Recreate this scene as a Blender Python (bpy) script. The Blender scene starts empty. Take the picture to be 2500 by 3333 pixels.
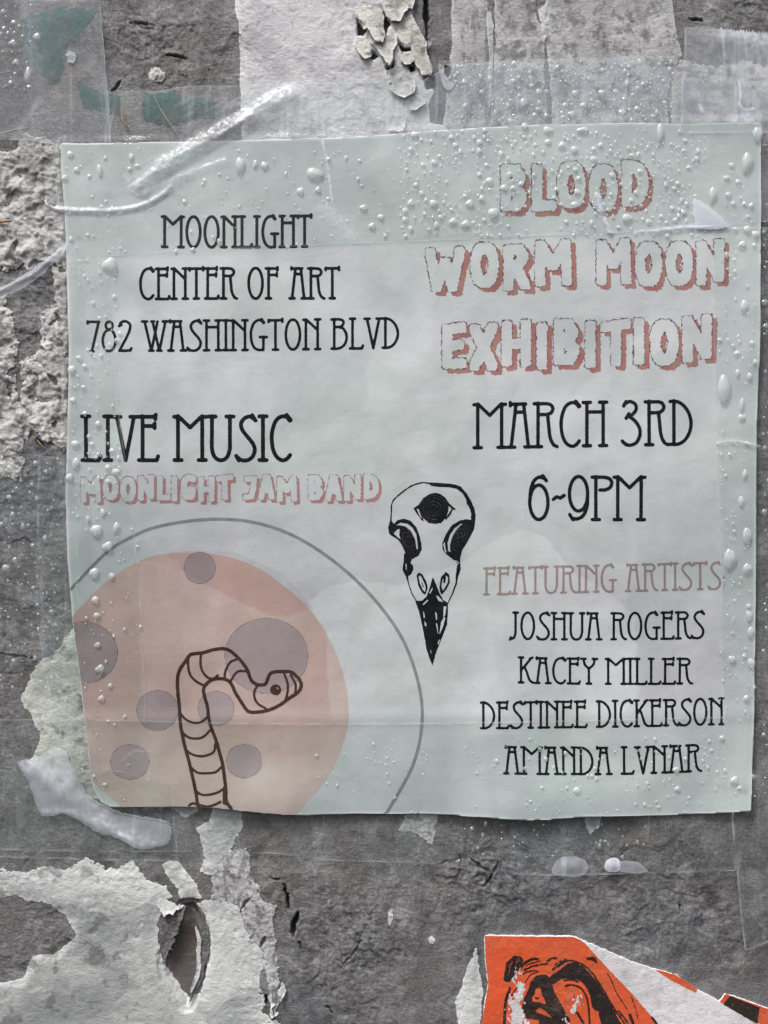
import bpy, math, random
import numpy as np
random.seed(7); rng = np.random.default_rng(7)
S = bpy.context.scene
C = bpy.context.collection

# ------------------------------------------------------------------ camera, sky, sun, exposure
# one unit of the builders below is 0.1 mm on the wall; the wall stands in the XZ plane and faces -Y
PX = 1e-4
CX, CY = 1250.0, 1666.5
cam_d = bpy.data.cameras.new('camera'); cam = bpy.data.objects.new('camera', cam_d); C.objects.link(cam)
DIST = 0.46
cam.location = (0, -DIST, 0); cam.rotation_euler = (math.radians(90), 0, 0)
cam_d.sensor_fit = 'VERTICAL'; cam_d.sensor_height = 24.0; cam_d.lens = 24.0 * DIST / 0.3333
cam_d.clip_start = 0.01; cam_d.clip_end = 50
S.camera = cam
W = bpy.data.worlds.new('World'); S.world = W; W.use_nodes = True
nt = W.node_tree; nt.nodes.clear()
SUN_EL, SUN_AZ = math.radians(56), math.radians(214)
sky = nt.nodes.new('ShaderNodeTexSky'); sky.sky_type = 'NISHITA'; sky.sun_disc = False
sky.sun_elevation = SUN_EL; sky.sun_rotation = SUN_AZ
sky.air_density = 1.0; sky.dust_density = 6.0; sky.ozone_density = 1.0
hs = nt.nodes.new('ShaderNodeHueSaturation'); hs.inputs['Saturation'].default_value = 0.42   # overcast: cloud greys the blue
bg = nt.nodes.new('ShaderNodeBackground'); bg.inputs['Strength'].default_value = 0.15
wo = nt.nodes.new('ShaderNodeOutputWorld')
nt.links.new(sky.outputs[0], hs.inputs['Color']); nt.links.new(hs.outputs[0], bg.inputs[0]); nt.links.new(bg.outputs[0], wo.inputs[0])
sd = bpy.data.lights.new('sun', 'SUN'); sd.energy = 1.6; sd.angle = math.radians(12); sd.color = (1, 0.99, 0.975)
so = bpy.data.objects.new('sun', sd); C.objects.link(so)
sv = (math.sin(SUN_AZ) * math.cos(SUN_EL), math.cos(SUN_AZ) * math.cos(SUN_EL), math.sin(SUN_EL))
from mathutils import Vector
so.rotation_euler = Vector(sv).to_track_quat('Z', 'Y').to_euler(); so.location = (0, -1, 1)
S.view_settings.view_transform = 'Standard'; S.view_settings.look = 'None'
S.view_settings.exposure = 0.32; S.view_settings.gamma = 1.0
S.cycles.max_bounces = 10; S.cycles.transparent_max_bounces = 24; S.cycles.transmission_bounces = 8
S.cycles.use_denoising = True

# ------------------------------------------------------------------ numeric helpers
def _tab(seed):
    r = np.random.default_rng(seed); a = r.random(1024) * 2 * np.pi
    return r.permutation(1024), np.cos(a), np.sin(a)
_T = {}
def pn(x, y, seed=0):
    """gradient noise, about -0.7..0.7"""
    if seed not in _T: _T[seed] = _tab(seed + 11)
    P, gx, gy = _T[seed]
    xi = np.floor(x).astype(np.int64); yi = np.floor(y).astype(np.int64)
    fx = x - xi; fy = y - yi
    u = fx * fx * fx * (fx * (fx * 6 - 15) + 10); v = fy * fy * fy * (fy * (fy * 6 - 15) + 10)
    def g(i, j):
        h = P[(P[(xi + i) & 1023] + yi + j) & 1023]
        return gx[h] * (fx - i) + gy[h] * (fy - j)
    a = g(0, 0); b = g(1, 0); c = g(0, 1); d = g(1, 1)
    return (a + (b - a) * u) * (1 - v) + (c + (d - c) * u) * v
def fbm(x, y, sc, octv=4, seed=0, gain=0.5, sy=None):
    o = 0; a = 1.0; sy = sy or sc
    for k in range(octv):
        o = o + a * pn(x / sc + 17.3 * k, y / sy - 9.1 * k, seed + k); sc /= 2.03; sy /= 2.03; a *= gain
    return o
def ridge(x, y, sc, octv=4, seed=0, sy=None):
    o = 0; a = 1.0; sy = sy or sc
    for k in range(octv):
        o = o + a * (1 - 2.2 * np.abs(pn(x / sc + 5.3 * k, y / sy - 3.1 * k, seed + k))); sc /= 2.1; sy /= 2.1; a *= 0.5
    return o / 1.9
def sstep(a, b, x):
    t = np.clip((x - a) / (b - a), 0, 1); return t * t * (3 - 2 * t)
def seg_d(x, y, ax, ay, bx, by):
    dx, dy = bx - ax, by - ay; L = dx * dx + dy * dy + 1e-9
    t = np.clip(((x - ax) * dx + (y - ay) * dy) / L, 0, 1)
    return np.hypot(x - ax - t * dx, y - ay - t * dy)
def sdf(x, y, poly):
    """signed distance to a polygon, positive inside"""
    d = np.full(x.shape, 1e9); ins = np.zeros(x.shape, bool)
    n = len(poly)
    for i in range(n):
        ax, ay = poly[i]; bx, by = poly[(i + 1) % n]
        d = np.minimum(d, seg_d(x, y, ax, ay, bx, by))
        if ay != by:
            c = ((ay > y) != (by > y)) & (x < (bx - ax) * (y - ay) / (by - ay) + ax)
            ins ^= c
    return np.where(ins, d, -d)
def near_sdf(x, y, poly, m=60):
    """sdf only near the polygon; -m further off"""
    p = np.array(poly); o = np.full(x.shape, -float(m))
    k = (x > p[:, 0].min() - m) & (x < p[:, 0].max() + m) & (y > p[:, 1].min() - m) & (y < p[:, 1].max() + m)
    if k.any(): o[k] = np.maximum(sdf(x[k], y[k], poly), -m)
    return o
def line_d(x, y, pts, m=60):
    p = np.array(pts, float); o = np.full(x.shape, float(m))
    k = (x > p[:, 0].min() - m) & (x < p[:, 0].max() + m) & (y > p[:, 1].min() - m) & (y < p[:, 1].max() + m)
    if k.any():
        d = np.full(x[k].shape, float(m))
        for a, b in zip(p[:-1], p[1:]): d = np.minimum(d, seg_d(x[k], y[k], a[0], a[1], b[0], b[1]))
        o[k] = d
    return o
def zt(sx, ox, oy, pts): return [(ox + sx * a, oy + sx * b) for a, b in pts]
def smooth(pts, n=6, closed=False):
    p = np.array(pts, float); N = len(p); out = []
    for i in range(N if closed else N - 1):
        if closed: a, b, c, d = p[(i - 1) % N], p[i], p[(i + 1) % N], p[(i + 2) % N]
        else: a, b, c, d = p[max(i - 1, 0)], p[i], p[i + 1], p[min(i + 2, N - 1)]
        for k in range(n):
            t = k / n
            out.append(tuple(0.5 * ((2 * b) + (c - a) * t + (2 * a - 5 * b + 4 * c - d) * t * t + (3 * b - a - 3 * c + d) * t ** 3)))
    if not closed: out.append(tuple(p[-1]))
    return out

# ------------------------------------------------------------------ the flyer's outline, needed by everything under and over it
FLY = [(203, 472), (400, 471), (603, 466), (840, 461), (1055, 456), (1250, 444), (1476, 427), (1740, 411), (2050, 407), (2230, 409), (2470, 406),
       (2471, 700), (2467, 1100), (2457, 1400), (2456, 1780), (2453, 2050), (2449, 2318), (2439, 2600), (2437, 2634),
       (2360, 2641), (2150, 2651), (2030, 2649), (1900, 2651), (1780, 2662), (1700, 2661), (1560, 2651), (1400, 2644), (1250, 2643), (1120, 2645), (1000, 2648), (900, 2641), (700, 2623), (560, 2620),
       (365, 2624), (330, 2606), (308, 2560), (298, 2480), (270, 2250), (241, 2010), (225, 1800), (218, 1600), (222, 1480), (230, 1250), (230, 1100), (222, 850), (216, 690), (205, 560)]
def Hfly(x, y):
    h = 22 + 8 * pn(x / 430, y / 520, 3) + 6 * pn(x / 200, y / 250, 4) + 2.6 * pn(x / 95, y / 120, 5) + .35 * pn(x / 28, y / 34, 6)
    b = sstep(2430, 2655, y)
    h = h + b * (9 + 9 * np.sin((x - 560) / 150.0) + 5 * np.sin(x / 61.0))
    h = h + 7 * sstep(60, 0, x - 215 - (y - 500) * 0.03) * (0.5 + 0.5 * np.sin(y / 130.0))
    h = h + 5 * sstep(90, 0, 2462 - x) * (0.5 + 0.5 * np.sin(y / 170.0 + 1))
    # horizontal fold line the sheet once had
    h = h + 2.2 * np.exp(-((y - 2343 + 0.01 * x) / 26) ** 2) + 1.6 * np.exp(-((x - 1395 - 0.01 * y) / 30) ** 2)
    return h

# ------------------------------------------------------------------ the wall's relief
CR = [([(924, 2872), (930, 2890), (935, 2916), (939, 2954), (944, 2972)], 5), ([(974, 2966), (966, 2985), (957, 3005), (951, 3050)], 9),
      ([(972, 3063), (981, 3092)], 3.5), ([(1153, 3022), (1175, 3062), (1152, 3097), (1123, 3127), (1106, 3156)], 2.6),
      ([(812, 2920), (800, 2936), (786, 2960)], 5), ([(848, 3082), (858, 3066), (866, 3048)], 6), ([(866, 3236), (868, 3270)], 5), ([(917, 3190), (912, 3208), (902, 3224)], 3.2),
      ([(859, 2849), (889, 2860), (925, 2866)], 2.4), ([(1062, 3271), (1086, 3303)], 3), ([(1387, -60), (1387, 60), (1391, 118)], 8), ([(1389, 100), (1384, 165)], 3),
      ([(1520, 2790), (1560, 2815), (1600, 2840), (1595, 2885)], 4), ([(1626, 2800), (1600, 2850), (1572, 2890)], 4), ([(1500, 2775), (1498, 2832)], 2.6),
      ([(395, 262), (362, 304)], 4), ([(420, 75), (470, 78), (505, 90)], 2.4), ([(540, 178), (570, 184), (615, 192)], 3.5), ([(2240, 62), (2290, 68)], 5), ([(30, 1770), (80, 1750), (115, 1775)], 3), ([(-10, 2125), (60, 2135), (110, 2140), (130, 2162)], 3),
      ([(60, 780), (40, 830), (52, 860)], 8), ([(180, 1020), (196, 1040), (205, 1075)], 8), ([(160, 1220), (195, 1260)], 9), ([(120, 1430), (140, 1450)], 8), ([(2210, 2938), (2215, 2965)], 3), ([(1465, 2800), (1420, 2815)], 2)]
def crack_d(x, y, p, w):
    """distance to a crack, its line wandering and its width tapering to both ends"""
    q = np.array(p, float); m = (q[0] + q[-1]) / 2; L = np.hypot(*(q[-1] - q[0])) / 2 + 3
    k = (x > q[:, 0].min() - 60) & (x < q[:, 0].max() + 60) & (y > q[:, 1].min() - 60) & (y < q[:, 1].max() + 60)
    o = np.full(x.shape, 99.0)
    if k.any():
        X_, Y_ = x[k], y[k]; wx = X_ + 7 * pn(X_ / 19, Y_ / 19, 41) + 3 * pn(X_ / 7, Y_ / 7, 43); wy = Y_ + 7 * pn(X_ / 19, Y_ / 19, 44)
        t = np.clip(np.hypot(X_ - m[0], Y_ - m[1]) / L, 0, 1)
        o[k] = line_d(wx, wy, p, 60) / w + 1.1 * t ** 2 - .25 + .35 * pn(X_ / 11, Y_ / 11, 45)
    return o
HOLE = zt(.2893, 480, 2780, [(500, 590), (560, 700), (590, 860), (605, 1000), (575, 1100), (592, 1190), (560, 1300), (520, 1420), (480, 1580), (440, 1680), (400, 1590), (320, 1480), (240, 1370), (205, 1240), (215, 1160), (290, 1020), (335, 860), (380, 720), (430, 600)])
GAPS = [zt(.3617, 1100, 0, p) for p in ([(410, 125), (475, 210), (445, 250), (432, 310), (412, 250)], [(285, 525), (315, 465), (365, 505), (320, 535)], [(435, 610), (480, 600), (500, 560), (502, 590), (455, 665)],
        [(545, 385), (600, 425), (655, 425), (640, 475), (575, 460)], [(175, 180), (225, 250), (262, 262), (215, 330), (180, 320)], [(960, 600), (1020, 612), (1020, 670), (985, 705), (952, 665)],
        [(640, 590), (680, 590), (690, 630), (655, 640)], [(780, 690), (860, 700), (870, 780), (800, 800)])]
def roughness_zone(x, y):
    z = 0.42 + 0.9 * np.clip(fbm(x, y, 260, 3, 21), -0.5, 0.6)
    z = z + 0.8 * sstep(120, 0, np.hypot((x - 600) / 1.5, y - 150) - 90) + 0.9 * sstep(150, 0, np.hypot(x - 1590, y - 2850) - 60) * 1.2
    z = z + 0.6 * sstep(250, 0, np.hypot(x - 2050, (y - 2930) * 1.4) - 120) + 0.7 * sstep(200, 0, np.hypot(x - 1130, (y - 3040)) - 80) + 0.7 * sstep(80, 0, y - 20) * sstep(2180, 2240, x)
    z = z + 0.7 * sstep(230, 180, x) * sstep(420, 500, y) * sstep(2250, 2100, y)
    return np.clip(z, 0.12, 1.9)
def wallH(x, y):
    z = roughness_zone(x, y)
    h = 5 * fbm(x, y, 420, 3, 1)
    wx = x + 14 * pn(x / 60, y / 60, 31); wy = y + 14 * pn(x / 60, y / 60, 32)
    h = h + z * (1.0 * ridge(wx, wy, 75, 4, 5, sy=65) + 2.6 * fbm(x, y, 24, 3, 9) + 2.0 * pn(x / 9, y / 9, 14) + 1.3 * pn(x / 9, y / 24, 15) + .8 * ridge(wx, wy, 19, 2, 18))
    fl = fbm(wx, wy, 130, 3, 77); h = h + z * 3.0 * sstep(0.02, 0.06, fl) + z * 2.4 * sstep(-0.24, -0.20, fl)     # flaked layers
    h = h + 0.9 * pn(x / 6, y / 6, 16) + 0.2 * pn(x / 30, y / 5, 17)
    u = sstep(0, 70, near_sdf(x, y, FLY, 80)); h = h * (1 - 0.85 * u)
    for p, w in CR:
        d = crack_d(x, y, p, w)
        h = h - min(34, 5 * w) * sstep(1, .3, d) + 2.0 * np.exp(-((d - 1.6) / .5) ** 2)
    dh = near_sdf(x, y, HOLE, 60) + 4 * pn(x / 14, y / 14, 42)
    h = h - 26 * sstep(-14, 4, dh) - 12 * sstep(-34, -22, dh) * (dh > -59)
    for g in GAPS: h = h - 26 * sstep(-6, 3, near_sdf(x, y, g, 30))
    return h
def Hfilm(x, y):
    """where a film of tape lies"""
    s = near_sdf(x, y, FLY, 60)
    out = 18 + 4 * pn(x / 120, y / 120, 50) + 1.5 * pn(x / 40, y / 60, 51) + 0.4 * pn(x / 14, y / 18, 52)
    t = sstep(-34, -1, s)
    return out * (1 - t) + (Hfly(x, y) + 2.0) * t

# ------------------------------------------------------------------ mesh building
def world(x, y, h):
    return np.stack([(x - CX) * PX, -h * PX, (CY - y) * PX], -1)
def mesh(name, co, polys, mats, attrs=None, smooth_on=True, pm=None):
    """co (n,3); polys: list of int arrays, each (m,k)"""
    me = bpy.data.meshes.new(name)
    polys = [p for p in polys if len(p)]
    me.vertices.add(len(co)); me.vertices.foreach_set('co', np.ascontiguousarray(co, dtype=np.float32).ravel())
    loops = np.concatenate([p.ravel() for p in polys]).astype(np.int32)
    tot = np.concatenate([np.full(len(p), p.shape[1], np.int32) for p in polys])
    st = np.concatenate([[0], np.cumsum(tot)[:-1]]).astype(np.int32)
    me.loops.add(len(loops)); me.loops.foreach_set('vertex_index', loops)
    me.polygons.add(len(st)); me.polygons.foreach_set('loop_start', st)
    me.polygons.foreach_set('use_smooth', np.full(len(st), bool(smooth_on)))
    for k, v in (attrs or {}).items():
        a = me.attributes.new(k, 'FLOAT', 'POINT'); a.data.foreach_set('value', np.ascontiguousarray(v, dtype=np.float32))
    for m in (mats if isinstance(mats, list) else [mats]): me.materials.append(m)
    if pm is not None: me.polygons.foreach_set('material_index', pm.astype(np.int32))
    me.update(calc_edges=True); me.validate()
    return me
def link(name, me, parent=None, label=None, cat=None, group=None, kind=None):
    o = bpy.data.objects.new(name, me); C.objects.link(o)
    if parent is not None: o.parent = parent
    for k, v in (('label', label), ('category', cat), ('group', group), ('kind', kind)):
        if v: o[k] = v
    return o
def empty(name, label, cat, x, y, h=0, group=None):
    """an Empty at the thing's base; its parts are built in wall coordinates and hang from it"""
    o = bpy.data.objects.new(name, None); C.objects.link(o); o.empty_display_size = 0.01
    o['label'] = label; o['category'] = cat
    if group: o['group'] = group
    return o
def march(F, x0, y0, st):
    """the part of a grid where F > 0, cut cleanly along F = 0"""
    ny, nx = F.shape; ins = F > 0
    idx = np.full(F.shape, -1, np.int64); idx[ins] = np.arange(ins.sum())
    yy, xx = np.nonzero(ins)
    V = [np.stack([x0 + xx * st, y0 + yy * st], 1)]; FV = [F[ins]]
    a, b, c, d = ins[:-1, :-1], ins[:-1, 1:], ins[1:, 1:], ins[1:, :-1]
    full = a & b & c & d; mixed = (a | b | c | d) & ~full
    q = np.stack([idx[:-1, :-1][full], idx[1:, :-1][full], idx[1:, 1:][full], idx[:-1, 1:][full]], 1)
    n = int(ins.sum()); ev = {}; newv = []; by = {3: [], 4: [], 5: [], 6: []}; bed = []
    for j, i in zip(*np.nonzero(mixed)):
        cs = ((j, i), (j + 1, i), (j + 1, i + 1), (j, i + 1)); poly = []; cr = []
        for k in range(4):
            p, r = cs[k], cs[(k + 1) % 4]; fp, fr = F[p], F[r]
            if fp > 0: poly.append(int(idx[p]))
            if (fp > 0) != (fr > 0):
                key = (p, r) if p < r else (r, p)
                e = ev.get(key)
                if e is None:
                    t = fp / (fp - fr); e = n + len(newv); ev[key] = e
                    newv.append((x0 + (p[1] + t * (r[1] - p[1])) * st, y0 + (p[0] + t * (r[0] - p[0])) * st))
                poly.append(e); cr.append((e, fp > 0))
        if len(poly) >= 3: by[len(poly)].append(poly)
        m = len(cr)
        for k in range(m):      # leaving point followed by entering point: the cut edge
            if cr[k][1] and not cr[(k + 1) % m][1]: bed.append((cr[k][0], cr[(k + 1) % m][0]))
    if newv: V.append(np.array(newv)); FV.append(np.zeros(len(newv)))
    return np.concatenate(V), np.concatenate(FV), [q] + [np.array(by[k], np.int64).reshape(-1, k) for k in (3, 4, 5, 6)], np.array(bed, np.int64).reshape(-1, 2)
def grid(x0, y0, x1, y1, st):
    nx = int((x1 - x0) / st) + 2; ny = int((y1 - y0) / st) + 2
    X, Y = np.meshgrid(x0 + np.arange(nx) * st, y0 + np.arange(ny) * st)
    return X, Y
def bbox(poly, m):
    p = np.array(poly); return p[:, 0].min() - m, p[:, 1].min() - m, p[:, 0].max() + m, p[:, 1].max() + m
def sheet(name, poly, hf, mat, st=4, rag=(0, 30), drop=6, sub=(), attrs=None, seed=0, drop_to=None, F=None, fld=None, **kw):
    """a sheet of paper or film over polygon poly, its top at hf(x, y, F), with an edge of its own depth"""
    poly = [(x - 220 if x < -35 else x + 200 if x >= 2560 else x, y - 220 if y <= -60 else y + 220 if y >= 3400 else y) for x, y in poly]   # what leaves the frame goes on outside it
    x0, y0, x1, y1 = bbox(poly, 12 + rag[0])
    X, Y = grid(x0, y0, x1, y1, st)
    F = sdf(X, Y, poly)
    if rag[0]: F = F + rag[0] * (fbm(X, Y, rag[1], 4, 100 + seed, gain=0.7) + 0.35 * pn(X / 6, Y / 6, 90 + seed))
    for s in sub: F = np.minimum(F, -near_sdf(X, Y, s, 40) - 1 + 2.2 * pn(X / 9, Y / 9, 61 + seed))
    if fld is not None: F = fld(X, Y, F)
    V, FV, P, B = march(F, x0, y0, st)
    x, y = V[:, 0], V[:, 1]; h = hf(x, y, FV); n = len(V)
    at = {k: f(x, y, FV) for k, f in (attrs or {}).items()}
    at['edge'] = np.exp(-FV / 10.0)
    if drop or drop_to is not None:
        u, inv = np.unique(B, return_inverse=True); inv = inv.reshape(B.shape) + n
        hl = (drop_to(x[u], y[u]) if drop_to is not None else h[u] - drop)
        V = np.concatenate([V, V[u]]); h = np.concatenate([h, hl])
        for k in at: at[k] = np.concatenate([at[k], at[k][u]])
        P.append(np.stack([B[:, 1], B[:, 0], inv[:, 0], inv[:, 1]], 1))
    me = mesh(name, world(V[:, 0], V[:, 1], h), P, mat, at)
    return link(name, me, **kw)

# ------------------------------------------------------------------ materials
def lin(c):
    return tuple(((v / 255) / 12.92 if v <= 10 else (((v / 255) + 0.055) / 1.055) ** 2.4) for v in c) + (1,)
class M:
    def __init__(s, name):
        s.m = bpy.data.materials.new(name); s.m.use_nodes = True; s.t = s.m.node_tree; s.t.nodes.clear()
        s.out = s.t.nodes.new('ShaderNodeOutputMaterial'); g = s.t.nodes.new('ShaderNodeNewGeometry'); s.pos = g.outputs['Position']
    def n(s, t, **kw):
        o = s.t.nodes.new(t)
        for k, v in kw.items(): setattr(o, k, v)
        return o
    def put(s, sock, v):
        if hasattr(v, 'links') or isinstance(v, bpy.types.NodeSocket): s.t.links.new(v, sock)
        else: sock.default_value = v
    def noise(s, scale, detail=4, rough=0.55, dist=0.0, stretch=None, ofs=0):
        v = s.pos
        mp = s.n('ShaderNodeMapping'); mp.inputs['Location'].default_value = (ofs, ofs * 0.7, -ofs)
        if stretch: mp.inputs['Scale'].default_value = stretch
        s.t.links.new(v, mp.inputs['Vector'])
        o = s.n('ShaderNodeTexNoise'); s.t.links.new(mp.outputs[0], o.inputs['Vector'])
        o.inputs['Scale'].default_value = scale; o.inputs['Detail'].default_value = detail
        o.inputs['Roughness'].default_value = rough; o.inputs['Distortion'].default_value = dist
        return o.outputs['Fac']
    def math(s, op, a, b=0.0, c=None, clamp=False):
        o = s.n('ShaderNodeMath', operation=op, use_clamp=clamp); s.put(o.inputs[0], a); s.put(o.inputs[1], b)
        if c is not None: s.put(o.inputs[2], c)
        return o.outputs[0]
    def rng(s, v, a, b, c=0.0, d=1.0):
        o = s.n('ShaderNodeMapRange'); o.interpolation_type = 'SMOOTHSTEP'
        s.put(o.inputs['Value'], v)
        for k, q in zip(('From Min', 'From Max', 'To Min', 'To Max'), (a, b, c, d)): o.inputs[k].default_value = q
        return o.outputs[0]
    def mix(s, f, a, b, mode='MIX'):
        o = s.n('ShaderNodeMix', data_type='RGBA', blend_type=mode); s.put(o.inputs[0], f); s.put(o.inputs[6], a); s.put(o.inputs[7], b)
        return o.outputs[2]
    def attr(s, name):
        o = s.n('ShaderNodeAttribute', attribute_name=name); return o.outputs['Fac']
    def bump(s, h, strength, dist, normal=None):
        o = s.n('ShaderNodeBump'); o.inputs['Strength'].default_value = strength; o.inputs['Distance'].default_value = dist
        s.put(o.inputs['Height'], h)
        if normal is not None: s.put(o.inputs['Normal'], normal)
        return o.outputs[0]
    def bsdf(s, col, rough=0.7, normal=None, spec=0.4, coat=0.0, coat_rough=0.2):
        b = s.n('ShaderNodeBsdfPrincipled'); s.put(b.inputs['Base Color'], col); s.put(b.inputs['Roughness'], rough)
        b.inputs['Specular IOR Level'].default_value = spec; b.inputs['Coat Weight'].default_value = coat; b.inputs['Coat Roughness'].default_value = coat_rough
        if normal is not None: s.put(b.inputs['Normal'], normal)
        return b
    def done(s, sh):
        s.t.links.new(sh, s.out.inputs['Surface']); return s.m

def g3(v, t=(0, 0, 0)): return (v + t[0], v + t[1], v + t[2], 1)
def wall_material():
    m = M('weathered_grey_wall')
    a = m.noise(14, 5, 0.6); b = m.noise(75, 6, 0.65, 0.8, ofs=3); c = m.noise(420, 6, 0.7, ofs=7); f = m.noise(260, 5, 0.7, 1.5, stretch=(1, 1, 5), ofs=2); f2 = m.noise(300, 4, 0.65, 1.0, stretch=(6, 1, 1), ofs=9)
    col = m.mix(m.rng(a, .38, .62), (.112, .112, .118, 1), (.150, .150, .156, 1))
    col = m.mix(m.rng(b, .52, .68), col, (.165, .162, .160, 1))
    col = m.mix(m.rng(b, .46, .32), col, (.070, .068, .072, 1))
    col = m.mix(m.math('MULTIPLY', m.rng(c, .56, .68), .65), col, (.27, .265, .26, 1))
    col = m.mix(m.math('MULTIPLY', m.rng(f, .60, .72), .6), col, (.30, .295, .29, 1))
    col = m.mix(m.math('MULTIPLY', m.rng(f2, .42, .30), .6), col, (.045, .044, .046, 1))
    col = m.mix(m.rng(m.noise(9, 4, .6, .5, ofs=33), .50, .64, 0, .8), col, m.mix(1.0, col, (.58, .58, .60, 1), 'MULTIPLY'))
    col = m.mix(m.rng(m.noise(24, 6, .68, .8, stretch=(1.3, 1, .7), ofs=57), .57, .68, 0, .42), col, (.26, .26, .27, 1))
    col = m.mix(m.rng(m.noise(15, 5, .6, .5, ofs=61), .60, .72, 0, .6), col, m.mix(1.0, col, (1.0, .84, .74, 1), 'MULTIPLY'))
    col = m.mix(m.rng(m.noise(38, 6, .7, 1.0, ofs=35), .58, .66, 0, .5), col, m.mix(1.0, col, (.55, .54, .56, 1), 'MULTIPLY'))
    col = m.mix(m.rng(m.noise(20, 3, .5, ofs=39), .4, .65, 0, .5), col, m.mix(1.0, col, (1.12, .98, .90, 1), 'MULTIPLY'))
    sc_ = m.noise(110, 7, .75, 1.2, stretch=(1.6, 1, .5), ofs=41); col = m.mix(m.rng(sc_, .66, .74, 0, .8), col, (.40, .40, .41, 1))
    col = m.mix(m.math('MULTIPLY', m.attr('pale'), .8), col, (.33, .33, .335, 1))
    col = m.mix(m.attr('gap'), col, (.012, .011, .011, 1))
    c2 = m.noise(1300, 4, .7, ofs=12)
    col = m.mix(m.rng(c2, .42, .62, .0, .6), col, m.mix(1.0, col, (.48, .48, .49, 1), 'MULTIPLY')); c3 = m.noise(900, 5, .75, 1.5, stretch=(1.5, 1, .6), ofs=14); col = m.mix(m.math('MULTIPLY', m.rng(c3, .58, .70), .55), col, (.40, .40, .405, 1))
    nrm = m.bump(m.math('ADD', m.math('ADD', c, m.math('MULTIPLY', c2, .5)), m.math('ADD', f, f2)), 0.6, 0.0006)
    return m.done(m.bsdf(col, m.rng(m.noise(25, 4, .6, ofs=51), .4, .6, .24, .55), nrm, .45).outputs[0])
def pulp_material(name, light, dark, fleck, k=1.0, bumpd=.0006, r=.75):
    m = M(name)
    a = m.noise(34, 6, .66, .6, stretch=(.7, 1, 1.3)); b = m.noise(150, 6, .7, 1.2, ofs=3); c = m.noise(700, 5, .7, ofs=7); f = m.noise(340, 5, .72, 2.0, stretch=(1, 1, 3), ofs=5)
    col = m.mix(m.rng(a, .36, .60), dark, light)
    col = m.mix(m.math('MULTIPLY', m.rng(b, .50, .36), .55 * k), col, fleck)
    col = m.mix(m.math('MULTIPLY', m.rng(c, .45, .30), .5 * k), col, fleck)
    col = m.mix(m.math('MULTIPLY', m.rng(f, .58, .72), .4), col, tuple(min(1, v * 1.25) for v in light[:3]) + (1,))
    col = m.mix(m.math('MULTIPLY', m.attr('edge'), .45), col, tuple(min(.8, v * 1.35) for v in light[:3]) + (1,))
    col = m.mix(m.math('MULTIPLY', m.attr('worn'), .85), col, (.10, .098, .10, 1))
    nrm = m.bump(m.math('ADD', c, m.math('ADD', b, f)), .6, bumpd)
    return m.done(m.bsdf(col, r, nrm, .3).outputs[0])
def flyer_base(m, base, wetcol=(.77, .76, .78, 1)):
    """paper colour and how damp it is: both belong to the sheet, so every print on it shares them"""
    g = m.attr('green'); st = m.attr('stain')
    big = m.noise(22, 4, .5, .3, ofs=1); fine = m.noise(900, 4, .7, ofs=2); hz = m.noise(120, 4, .6, stretch=(.25, 1, 2), ofs=3)
    col = m.mix(m.math('MULTIPLY', g, .9), base, m.mix(1.0, base, (.885, .955, .905, 1), 'MULTIPLY'))
    col = m.mix(m.math('MULTIPLY', m.rng(big, .48, .62), .6), col, m.mix(1.0, col, (.93, .975, .945, 1), 'MULTIPLY'))
    col = m.mix(st, col, m.mix(1.0, col, wetcol, 'MULTIPLY'))
    bl = m.noise(45, 5, .6, .6, ofs=17); col = m.mix(m.rng(bl, .42, .60, 0, .8), col, m.mix(1.0, col, (.90, .90, .915, 1), 'MULTIPLY')); b3 = m.noise(13, 3, .5, .4, ofs=27); col = m.mix(m.rng(b3, .45, .62), col, m.mix(1.0, col, (.87, .875, .895, 1), 'MULTIPLY')); fb = m.noise(700, 4, .7, 1.5, stretch=(.35, 1, 1.6), ofs=31); col = m.mix(m.rng(fb, .58, .72, 0, .22), col, m.mix(1.0, col, (.7, .7, .7, 1), 'MULTIPLY'))
    col = m.mix(m.rng(fine, .3, .7, 0, .12), col, m.mix(1.0, col, (.8, .8, .8, 1), 'MULTIPLY'))
    col = m.mix(m.rng(hz, .35, .7, 0, .10), col, m.mix(1.0, col, (.85, .85, .87, 1), 'MULTIPLY'))
    sp = m.noise(1500, 2, .5, ofs=44); col = m.mix(m.rng(sp, .73, .77, 0, .5), col, (.12, .12, .12, 1)); ck = m.noise(95, 3, .5, .5, ofs=46)
    return col, m.bump(m.math('ADD', fine, m.math('ADD', hz, m.math('MULTIPLY', ck, 5.0))), .28, .00018)
def flyer_material():
    m = M('damp_flyer_paper'); col, nr = flyer_base(m, (.545, .553, .572, 1))
    col = m.mix(m.math('MULTIPLY', m.rng(m.attr('edge'), .2, 1), .5), col, (.72, .72, .72, 1))
    return m.done(m.bsdf(col, .38, nr, .30).outputs[0])
def ink(name, c1, c2=None, rough=.5, speck=0.0, sc=300, damp=True, wet=(.77, .76, .78, 1)):
    m = M(name); c2 = c2 or c1
    base = m.mix(m.rng(m.noise(sc, 4, .6, ofs=4), .38, .62), c1, c2)
    if damp: col, nr = flyer_base(m, base, wet)
    else: col = base; nr = m.bump(m.noise(900, 4, .7), .3, .0002)
    if speck: col = m.mix(m.math('MULTIPLY', m.rng(m.noise(1500, 3, .7, ofs=6), .60, .72), speck), col, (.45, .45, .47, 1))
    return m.done(m.bsdf(col, rough, nr, .12).outputs[0])
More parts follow.
